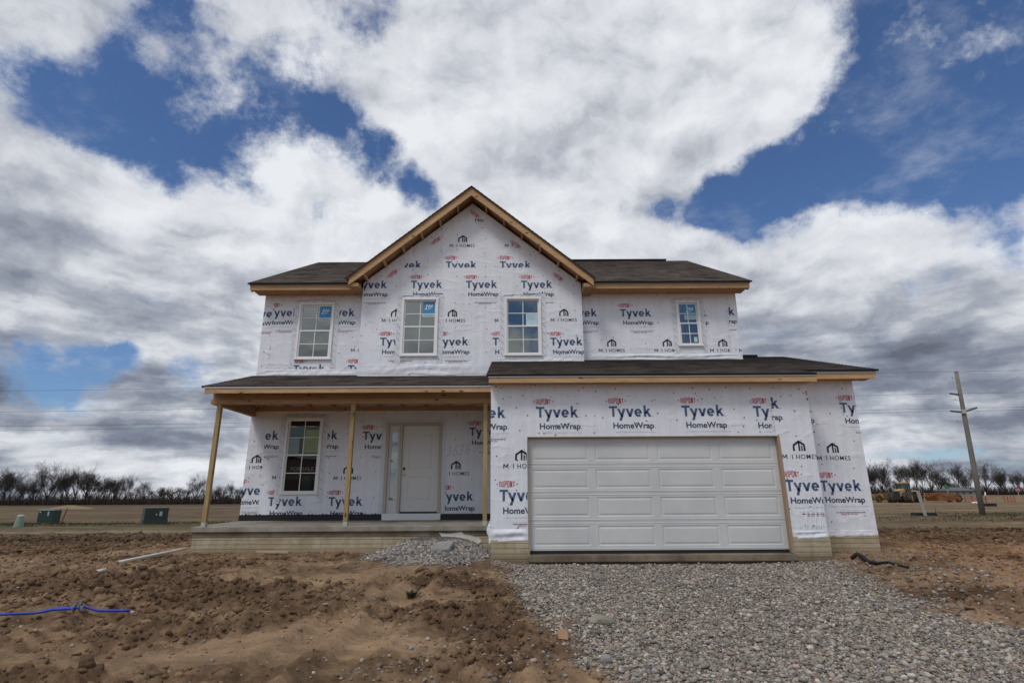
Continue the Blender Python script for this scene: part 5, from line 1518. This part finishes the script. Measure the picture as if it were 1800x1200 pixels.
LEFT_T = [(-30, 832, 1, 1.0, 160), (-14, 826, 0, .9, 166), (4, 829, 2, 1.1, 158), (19, 824, 0, .75, 162), (31, 843, 4, .9, 170), (39, 840, 2, .9, 156), (50, 846, 1, 1, 172), (60, 838, 5, .8, 166), (76, 813, 0, .95, 155), (92, 840, 1, .9, 168), (108, 838, 2, 1.0, 160), (119, 827, 4, 1.0, 158), (131, 819, 1, .85, 156), (149, 832, 2, 1.1, 161), (160, 834, 5, .9, 164), (168, 835, 0, .7, 158), (180, 842, 2, 1, 170), (188, 838, 4, 1.0, 160), (198, 837, 1, .8, 165), (206, 842, 5, .8, 170), (217, 834, 1, .75, 157), (233, 851, 3, .8, 168), (250, 839, 2, 1.0, 158), (263, 852, 1, .9, 170), (277, 851, 5, .9, 164), (290, 848, 3, .8, 162), (301, 852, 0, .8, 170), (312, 850, 2, 1, 160), (325, 851, 1, .9, 168), (346, 835, 0, .8, 156), (357, 848, 5, .9, 166), (374, 852, 3, .9, 162), (389, 844, 3, .85, 157), (402, 841, 4, .7, 168), (414, 853, 2, .9, 163), (426, 850, 1, .9, 160)]
RIGHT_T = [(1513, 826, 1, .9, 185), (1526, 818, 2, .9, 178), (1535, 823, 1, .8, 186), (1543, 828, 4, .9, 180), (1551, 808, 0, .80, 176), (1562, 824, 2, .8, 184), (1572, 838, 5, .9, 190), (1582, 842, 3, .8, 186), (1594, 814, 4, 1.0, 178), (1603, 820, 2, .8, 186), (1612, 808, 4, .95, 176), (1622, 822, 1, .8, 186), (1641, 808, 0, .9, 175), (1653, 830, 5, 1, 186), (1661, 836, 3, .9, 182), (1672, 841, 3, 1.1, 178), (1687, 812, 1, .75, 177), (1697, 826, 2, .9, 186), (1707, 834, 5, .9, 182), (1739, 811, 3, .82, 176), (1758, 832, 1, .9, 186), (1766, 835, 2, .9, 182), (1774, 824, 4, 1.1, 178), (1788, 833, 1, .8, 185), (1797, 832, 2, .9, 180), (1812, 828, 0, .8, 182), (1830, 822, 1, .8, 180)]
ADJ = ['broad open crown', 'tall forked crown', 'narrow upright crown', 'wide dense crown', 'slim crown on a high trunk', 'low branching crown']
for lst, side, vb in ((LEFT_T, 'left', 886), (RIGHT_T, 'right', 870)):
    vis = 0
    tallest = min(lst, key=lambda q: q[1])
    for i, (u, vt, k, wd, Y) in enumerate(lst):
        ex = 'tallest' if (u, vt) == tallest[:2] else ('short' if vt > 838 else 'tall')
        lab = f'{ex} bare tree, {ADJ[k]}, {ORD[i]} from left in the {side} treeline'
        tree(u, vt, vb, Y, k, wd * 1.12, rnd.uniform(0, 6.28), lab, f'bare trees along the {side} horizon')
# undergrowth at the foot of the trees
def thicket(name, u0, u1, Y0, Y1, n, h0, h1, lb, seed):
    R = np.random.RandomState(seed)
    xa = ray(u0, 880).x / ray(u0, 880).y; xb = ray(u1, 880).x / ray(u1, 880).y
    Yv = R.uniform(Y0, Y1, n); Xv = R.uniform(xa, xb, n) * Yv
    z0 = height(Xv, Yv)
    hh = h0 + (h1 - h0) * R.uniform(0, 1, n) ** 2.2 * (1 + .5 * fbm(Xv * .12, Yv * .12, 3, 71))
    w_ = R.uniform(.02, .10, n); a = R.uniform(0, 3.14, n); lx = R.normal(size=n) * hh * .22; ly = R.normal(size=n) * hh * .1
    A = np.stack([Xv - w_ * np.cos(a), Yv - w_ * np.sin(a), z0 - .1], 1); B = np.stack([Xv + w_ * np.cos(a), Yv + w_ * np.sin(a), z0 - .1], 1)
    mx = np.stack([Xv + lx * .4, Yv + ly, z0 + hh * .55], 1); D_ = np.stack([Xv + lx, Yv + ly, z0 + hh], 1)
    E_ = np.stack([Xv - lx * .8 + R.normal(size=n) * .5, Yv, z0 + hh * R.uniform(.6, .95, n)], 1)
    o2 = np.stack([w_ * .7, np.zeros(n), np.zeros(n)], 1)
    V_ = np.stack([A, B, mx - o2, mx + o2, D_, E_], 1).reshape(-1, 3)
    i0 = (np.arange(n) * 6)[:, None]
    F_ = np.concatenate([i0 + np.array([[0, 1, 3]]), i0 + np.array([[0, 3, 2]]), i0 + np.array([[2, 3, 4]]), i0 + np.array([[2, 3, 5]])])
    col = np.repeat(np.array([[.040, .032, .027]]) * R.uniform(.55, 1.35, (n, 1)), 6, 0)
    return tag(mesh_np(name, V_, F_, 'clod', col=col), lb, 'undergrowth', kind='stuff')
thicket('undergrowth', -120, 470, 152, 172, 6500, .8, 3.6, 'dark brush along the foot of the left treeline', 1)
thicket('undergrowth', 1480, 1900, 174, 192, 5500, 1.0, 3.4, 'dark brush along the foot of the right treeline', 2)

# ------------------------------------------------------------------ utility pole and its lines
mat('pole_wood', fn=f_wood((.12, .108, .092), (.20, .182, .155), 2, False), rough=.9)
mat('insulator', (.09, .095, .11), .5)
mat('bracket', (.42, .40, .36), .6)
mat('wire', (.05, .05, .055), .6)
PY = 43.0
pb = at(1727, 902.5, PY); ptop = at(1681, 654.5, PY); pb.z = hz_at(pb.x, PY)
pole = empty('utility_pole', pb); tag(pole, 'tall grey wooden utility pole with three insulator arms', 'utility pole')
mb = MB(); mb.tube([pb - Vector((0, 0, .2)), pb.lerp(ptop, .3), pb.lerp(ptop, .7), ptop], [.19, .175, .15, .125], 14); mb.build('mast', 'pole_wood', pole, smooth=True)
mb = MB(); mb.tube([ptop, ptop + Vector((0, 0, .05))], [.14, .13], 12); mb.build('pole_cap', 'insulator', pole)
def arm(u0, v0, u1, v1, dy):
    a = at(u0, v0, PY); b = at(u1, v1, PY + dy); n = 12
    pts = [a.lerp(b, i / n) for i in range(n + 1)]
    mb = MB(); mb.tube(pts, [.085 if i % 2 else .06 for i in range(n)] + [.03], 10); mb.build('insulator_arm', 'insulator', pole)
    return b
e1 = arm(1684.5, 693.5, 1669, 691, 0); e2 = arm(1690, 724, 1670, 722, 0); e3 = arm(1697, 722.5, 1718, 716, 0)
c = at(1694, 723, PY - .16); mb = MB(); mb.box(c.x - .12, c.x + .16, c.y - .06, c.y + .10, c.z - .16, c.z + .16); mb.build('bracket', 'bracket', pole)
for u, v, l in ((1684, 665, 10), (1689, 704, 10), (1693, 741, 11)):
    a = at(u, v, PY); b = at(u - l, v - .6, PY); mb = MB(); mb.tube([a, b], .012, 5); mb.tube([b, b + Vector((0, 0, .12))], .02, 5); mb.build('pole_step', 'insulator', pole)
for k, (p, vl, lb) in enumerate(((ptop + Vector((-.2, 0, .10)), 682, 'topmost thin power line crossing behind the house'), (e1, 718.5, 'second power line from the top, on the left insulator'), (e3, 743.5, 'third power line from the top, on the right insulator'), (e2, 751, 'lowest power line, on the lower left insulator'))):
    q = at(0, vl, PY + 1.5); dirv = q - p; L_ = 1.5
    pts = []
    for i in range(31):
        t = -1.1 + 2.6 * i / 30
        x = p + dirv * t
        pts.append(x - Vector((0, 0, .28 * (1 - (2 * min(1, max(0, t / 1.5)) - 1) ** 2) if t > 0 else .22 * min(1, -t * 1.6))))
    mb = MB(); mb.tube(pts, .0085, 4, cap=False); tag(mb.build('power_line', 'wire'), lb, 'power line', 'power lines on the utility pole')

# ------------------------------------------------------------------ things in the right field
mat('plank_grey', fn=f_wood((.20, .18, .15), (.32, .29, .24), 2, False), rough=.9)
mat('box_black', (.010, .010, .011), .6)
mat('machine_yellow', (.34, .17, .028), .55, fn=lambda t, p, o: t.put(p.inputs['Base Color'], t.mix(t.ramp(t.noise(o, 1.6, 5), .35, .7), (.32, .165, .030), (.16, .095, .042))))
mat('machine_orange', (.36, .115, .020), .55, fn=lambda t, p, o: t.put(p.inputs['Base Color'], t.mix(t.ramp(t.noise(o, 1.6, 5), .35, .7), (.30, .105, .020), (.13, .065, .032))))
mat('machine_tan', (.36, .25, .13), .7)
mat('tyre', (.050, .043, .035), .95, fn=lambda t, p, o: t.put(p.inputs['Base Color'], t.mix(t.ramp(t.noise(o, 4, 4), .4, .65), (.028, .026, .024), (.13, .095, .06))))
mat('machine_dark', (.018, .017, .016), .7)
mat('cab_glass', (.02, .045, .045), .1, spec=.8)
mat('fence_orange', (.46, .11, .065), .8)
mat('sign_green', (.01, .16, .085), .5)
mat('sign_red', (.34, .015, .02), .5)
mat('sign_white', (.75, .75, .75), .5)
mat('siding_grey', (.20, .195, .19), .8)
mat('roof_grey', (.12, .115, .11), .9)
# black drain inserts with a grey plank leaning over the near one
c = flat_gp(1630, 906); s = c.y / F_PX * 1.04
mb = MB(); mb.box(c.x - 16 * s, c.x + 16 * s, c.y, c.y + .7, c.z - .02, c.z + 4.2 * s); mb.box(c.x - 15 * s, c.x + 15 * s, c.y + .05, c.y + .65, c.z + 4.2 * s, c.z + 4.6 * s)
tag(mb.build('inlet_guard', 'box_black'), 'long black inlet guard under the leaning grey plank', 'inlet guard', 'black inlet guards')
b_ = at(1627, 907, c.y - .15); t_ = at(1613, 862, c.y + .25)
mb = MB(); mb.bar(b_, t_, 5.2 * s, .05, up=(0, 1, 0)); tag(mb.build('leaning_plank', 'plank_grey'), 'weathered grey plank leaning over the black inlet guard', 'plank')
mb = MB(); mb.tube([at(1645, 904, c.y), at(1644, 892, c.y)], .015, 5); tag(mb.build('wire_flag', 'box_black'), 'thin wire marker at the right end of the near inlet guard', 'marker')
c = flat_gp(1743, 889.5); s = c.y / F_PX * 1.04
mb = MB(); mb.box(c.x - 9.2 * s, c.x + 9.2 * s, c.y, c.y + .8, c.z - .02, c.z + 4.2 * s); mb.box(c.x - 8.6 * s, c.x + 8.6 * s, c.y + .05, c.y + .7, c.z + 4.2 * s, c.z + 4.7 * s); tag(mb.build('inlet_guard', 'box_black'), 'black inlet guard on the turf right of the utility pole', 'inlet guard', 'black inlet guards')
a = at(1732, 871, c.y); st = empty('marker_stake', (at(1735, 886, c.y).x, c.y, hz_at(c.x, c.y))); tag(st, 'white topped marker stake beside the utility pole', 'stake')
mb = MB(); mb.bar(at(1734.5, 886, c.y), a, .07, .07); mb.build('shaft', 'rust', st)
mb = MB(); mb.bar(a, at(1731.5, 864.5, c.y), .13, .09); mb.build('painted_top', 'sign_white', st)

def wheel(parent, x, y, z, r, w_, ax=1, rimm='machine_tan', lugs=18):
    """tyre lying along local y"""
    mb = MB(); n = 22
    prof = [(-w_ / 2, r * .62), (-w_ / 2, r * .90), (-w_ * .36, r * .985), (w_ * .36, r * .985), (w_ / 2, r * .90), (w_ / 2, r * .62)]
    vs = [(x + math.cos(6.2832 * i / n) * q, y + p, z + math.sin(6.2832 * i / n) * q) for p, q in prof for i in range(n)]
    mb.add(vs, [(j * n + i, j * n + (i + 1) % n, (j + 1) * n + (i + 1) % n, (j + 1) * n + i) for j in range(len(prof) - 1) for i in range(n)])
    for i in range(lugs):
        a = 6.2832 * i / lugs; ca, sa = math.cos(a), math.sin(a)
        mb.bar((x + ca * r * .99, y - w_ * .45, z + sa * r * .99), (x + math.cos(a + .15) * r, y + w_ * .45, z + math.sin(a + .15) * r), .06 * r, .05 * r, up=(ca, 0, sa))
    t_ = mb.build('wheel', 'tyre', parent, local=True)
    mb = MB(); mb.tube([(x, y - w_ * .32, z), (x, y - w_ * .1, z), (x, y + w_ * .1, z), (x, y + w_ * .32, z)], [r * .61, r * .35, r * .35, r * .61], 18); mb.tube([(x, y - w_ * .42, z), (x, y + w_ * .42, z)], r * .17, 10)
    mb.build('rim', rimm, t_, local=True)
MY = 111.0
def field_at(u, Y): 
    x = ray(u, 878).x / ray(u, 878).y * Y; return Vector((x, Y, hz_at(x, Y)))
# articulated tractor, nose towards the viewer's left
c = field_at(1592, MY)
tr = empty('tractor', c, math.radians(38)); tag(tr, 'dusty yellow articulated tractor with dual wheels and a glazed cab', 'tractor')
# local: nose to -x, left side to -y
mb = MB()
mb.hexa([(-3.9, -.55, 1.15), (-1.2, -.65, 1.15), (-3.9, .55, 1.15), (-1.2, .65, 1.15), (-3.8, -.48, 2.15), (-1.2, -.62, 2.50), (-3.8, .48, 2.15), (-1.2, .62, 2.50)])
mb.hexa([(-3.95, -.40, 2.151), (-1.4, -.5, 2.49), (-3.95, .40, 2.151), (-1.4, .5, 2.49), (-3.6, -.34, 2.30), (-1.4, -.44, 2.58), (-3.6, .34, 2.30), (-1.4, .44, 2.58)])
mb.build('hood', 'machine_tan', tr, local=True)
mb = MB(); mb.box(-4.02, -3.905, -.5, .5, .95, 2.05); mb.box(-4.3, -4.02, -.7, .7, .55, .95); mb.box(-3.9, 3.9, -.45, .45, .75, 1.149); mb.build('chassis', 'machine_dark', tr, local=True)
mb = MB()
for x, y in ((-1.15, -.85), (-1.15, .85), (.55, -.85), (.55, .85), (-.35, -.86), (-.35, .86)): mb.box(x - .05, x + .05, y - .05, y + .05, 1.6, 3.55)
mb.box(-1.2, .6, -.9, .9, 1.3, 1.75)
cab_ = mb.build('cab', 'machine_dark', tr, local=True)
mb = MB(); mb.box(-1.13, .53, -.82, .82, 1.76, 3.5); mb.build('cab_glass', 'cab_glass', cab_, local=True)
mb = MB(); mb.hexa([(-1.5, -1.0, 3.551), (.75, -1.0, 3.551), (-1.5, 1.0, 3.551), (.75, 1.0, 3.551), (-1.4, -.9, 3.74), (.7, -.9, 3.74), (-1.4, .9, 3.74), (.7, .9, 3.74)]); mb.build('cab_roof', 'machine_yellow', cab_, local=True)
mb = MB(); mb.tube([(-1.75, .40, 2.5), (-1.75, .40, 3.3)], .08, 10); mb.build('exhaust', 'machine_dark', tr, local=True)
mb = MB(); mb.hexa([(.7, -.7, 1.15), (3.7, -.6, 1.15), (.7, .7, 1.15), (3.7, .6, 1.15), (.8, -.6, 2.0), (3.4, -.5, 1.75), (.8, .6, 2.0), (3.4, .5, 1.75)])
for s_ in (-1, 1): mb.hexa([(1.1, s_ * 1.0 - .5, 2.05), (3.2, s_ * 1.0 - .5, 2.05), (1.1, s_ * 1.0 + .5, 2.05), (3.2, s_ * 1.0 + .5, 2.05), (1.4, s_ * 1.0 - .5, 2.22), (2.9, s_ * 1.0 - .5, 2.22), (1.4, s_ * 1.0 + .5, 2.22), (2.9, s_ * 1.0 + .5, 2.22)])
mb.build('rear_frame', 'machine_tan', tr, local=True)
for x in (-2.6, 2.2):
    for y in (-1.05, -1.75, 1.05, 1.75): wheel(tr, x, y, .97, .97, .60)
# towed scrapers
def scraper(c, rz, m_, lb, L_=5.6):
    sc = empty('scraper', c, rz); tag(sc, lb, 'scraper', 'towed earth scrapers')
    mb = MB()      # bowl: two cheeks, floor and back wall
    for s_ in (-1, 1): mb.prism([(-L_ * .36, .35), (L_ * .30, .30), (L_ * .40, .9), (L_ * .36, 1.45), (-L_ * .30, 1.55), (-L_ * .40, 1.0)], s_ * 1.45 - .06, s_ * 1.45 + .06)
    mb.box(-L_ * .34, L_ * .30, -1.39, 1.39, .30, .42); mb.box(L_ * .29, L_ * .31, -1.39, 1.39, .42, 1.6)
    mb.build('bowl', m_, sc, local=True)
    mb = MB(); mb.hexa([(-L_ * .38, -1.36, .42), (-L_ * .30, -1.36, .42), (-L_ * .38, 1.36, .42), (-L_ * .30, 1.36, .42), (-L_ * .42, -1.36, 1.3), (-L_ * .34, -1.36, 1.4), (-L_ * .42, 1.36, 1.3), (-L_ * .34, 1.36, 1.4)]); mb.build('apron', m_, sc, local=True)
    mb = MB()
    for s_ in (-1, 1): mb.bar((-L_ * .62, 0, 1.05), (-L_ * .36, s_ * 1.56, 1.65), .22, .26); mb.bar((-L_ * .36, s_ * 1.56, 1.65), (L_ * .05, s_ * 1.56, 1.0), .16, .24); mb.bar((L_ * .05, s_ * 1.56, 1.0), (L_ * .42, s_ * 1.56, .9), .14, .2); mb.bar((-L_ * .2, s_ * 1.56, .55), (L_ * .34, s_ * 1.56, 1.5), .12, .14)
    mb.bar((-L_ * .85, 0, .8), (-L_ * .60, 0, 1.1), .3, .3); mb.box(-L_ * .42, -L_ * .34, -1.6, 1.6, 1.58, 1.8)
    mb.build('yoke', m_, sc, local=True)
    mb = MB()
    for s_ in (-.5, .5): mb.tube([(-L_ * .3, s_, 1.75), (L_ * .25, s_, 1.35)], .09, 8)
    mb.build('ram', 'machine_dark', sc, local=True)
    for s_ in (-1.0, 1.0): wheel(sc, L_ * .50, s_, .72, .72, .55, rimm=m_)
    return sc
scraper(field_at(1655, MY + 2.5) , math.radians(8), 'machine_orange', 'orange towed scraper right of the tractor')
scraper(field_at(1551, MY + 7), math.radians(-160), 'machine_yellow', 'yellow scraper left of the tractor, partly behind the house corner', 4.6)
# orange safety fence panels on posts
for u0, u1, v0, v1, lb in ((1697, 1734, 869.5, 878, 'long orange safety fence behind the utility pole'), (1766, 1784, 869.5, 878.5, 'short orange safety fence left of the red sign')):
    Y = 104.0; a = field_at(u0, Y); b = field_at(u1, Y); fe = empty('safety_fence', a); tag(fe, lb, 'safety fence', 'orange safety fences')
    mb = MB(); n = max(6, int((b.x - a.x) / .16)); h_ = .95
    for i in range(n + 1):
        x = a.x + (b.x - a.x) * i / n; mb.box(x - .012, x + .012, Y - .012, Y + .012, a.z + .08, a.z + h_ - .08 * abs(math.sin(i * .7)))
    for j in range(6):
        z = a.z + .10 + j * .17; mb.box(a.x, b.x, Y - .016, Y - .0125, z, z + .03)
    mb.build('mesh_panel', 'fence_orange', fe)
    for i in range(4):
        x = a.x + (b.x - a.x) * i / 3; mb = MB(); mb.box(x - .03, x + .03, Y + .014, Y + .07, a.z - .1, a.z + 1.15); mb.build('fence_post', 'machine_dark', fe)
# street name sign, stop sign
Y = 128.0; b = field_at(1669, Y); s = Y / F_PX * 1.04
ss_ = empty('street_sign', b); tag(ss_, 'green street name sign on a thin post behind the scraper', 'street sign')
zt = at(1668, 852.5, Y).z
mb = MB(); mb.tube([b - Vector((0, 0, .2)), Vector((b.x, Y, zt + .1))], .05, 8); mb.build('signpost', 'bracket', ss_)
mb = MB(); mb.box(b.x - .62, b.x + .25, Y - .09, Y - .06, zt - .25, zt + .1); mb.box(b.x - .45, b.x + .42, Y - .055, Y + .0 - .052, zt - .75, zt - .38); mb.build('name_plate', 'sign_green', ss_)
Y = 140.0; b = field_at(1793, Y); s = Y / F_PX * 1.04; zc = at(1792, 860.3, Y).z; r_ = 3.7 * s
st = empty('stop_sign', b); tag(st, 'red octagonal stop sign at the far right edge', 'stop sign')
mb = MB(); mb.tube([b - Vector((0, 0, .3)), Vector((b.x, Y, zc))], .05, 8); mb.build('signpost', 'bracket', st)
mb = MB(); mb.prism([(b.x + r_ * 1.06 * math.cos(math.pi / 8 + i * math.pi / 4), zc + r_ * 1.06 * math.sin(math.pi / 8 + i * math.pi / 4)) for i in range(8)], Y - .10, Y - .08, 0)
mb.prism([(b.x + r_ * math.cos(math.pi / 8 + i * math.pi / 4), zc + r_ * math.sin(math.pi / 8 + i * math.pi / 4)) for i in range(8)], Y - .105, Y - .1002, 1)
for p in fit_text('STOP', r_ * 1.4, r_ * .55, .01): mb.add([(b.x - r_ * .70 + a, Y - .107, zc - r_ * .28 + q) for a, q in p], [tuple(range(len(p)))], 0)
mb.build('sign_face', ['sign_white', 'sign_red'], st)
# far low house behind the pole
Y = 168.0; a = field_at(1677, Y); b = field_at(1717, Y); h1 = at(1690, 862, Y).z; h2 = at(1690, 855.5, Y).z
fh = empty('far_house', a); tag(fh, 'low grey house far off between the bare trees behind the pole', 'house')
mb = MB(); mb.box(a.x, b.x, Y, Y + 7, a.z - .5, h1); mb.build('wall', 'siding_grey', fh)
mb = MB(); mb.hexa([(a.x - .3, Y - .4, h1 + .002), (b.x + .3, Y - .4, h1 + .002), (a.x - .3, Y + 7.4, h1 + .002), (b.x + .3, Y + 7.4, h1 + .002), (a.x + 1.2, Y + 3.3, h2), (b.x - 1.2, Y + 3.3, h2), (a.x + 1.2, Y + 3.7, h2), (b.x - 1.2, Y + 3.7, h2)]); mb.build('roof', 'roof_grey', fh)
for k in range(3):
    x = a.x + (b.x - a.x) * (.22 + .28 * k); mb = MB(); mb.box(x - .5, x + .5, Y - .03, Y - .002, a.z + .4, h1 - .3); mb.build('window', 'cab_glass', fh)
# pale parcels left on the ground behind the pole
Y = 97.0
for k, u in enumerate((1710, 1715.5, 1720)):
    c = field_at(u, Y); lump('pale_sack', c + Vector((0, 0, .10)), .26, .22, .16, 'sign_white', ['leftmost', 'middle', 'rightmost'][k] + ' of the three pale sacks behind the utility pole', 'sack', 20 + k)['group'] = 'pale sacks in the field'

# ------------------------------------------------------------------ the house across the street, behind the viewer (its reflection darkens the porch panes)
mat('brick_dark', (.10, .062, .048), .9)
nb = empty('neighbour_house', (-19, -34, -1.6)); tag(nb, 'dark brick house across the street, reflected in the porch window', 'house')
mb = MB(); mb.box(-34, -16, -44, -34, -1.8, 4.2); mb.build('wall', 'brick_dark', nb)
mb = MB(); mb.add([(-34.6, -33.4, 4.201), (-15.4, -33.4, 4.201), (-15.4, -44.6, 4.201), (-34.6, -44.6, 4.201), (-30, -39, 8.4), (-20, -39, 8.4)], [(0, 1, 5, 4), (1, 2, 5), (2, 3, 4, 5), (3, 0, 4), (3, 2, 1, 0)]); mb.build('roof', 'roof_grey', nb)
for k in range(4):
    x = -32 + k * 4.4; mb = MB(); mb.box(x, x + 1.2, -33.998, -33.95, .4, 2.2); mb.build('window', 'cab_glass', nb)
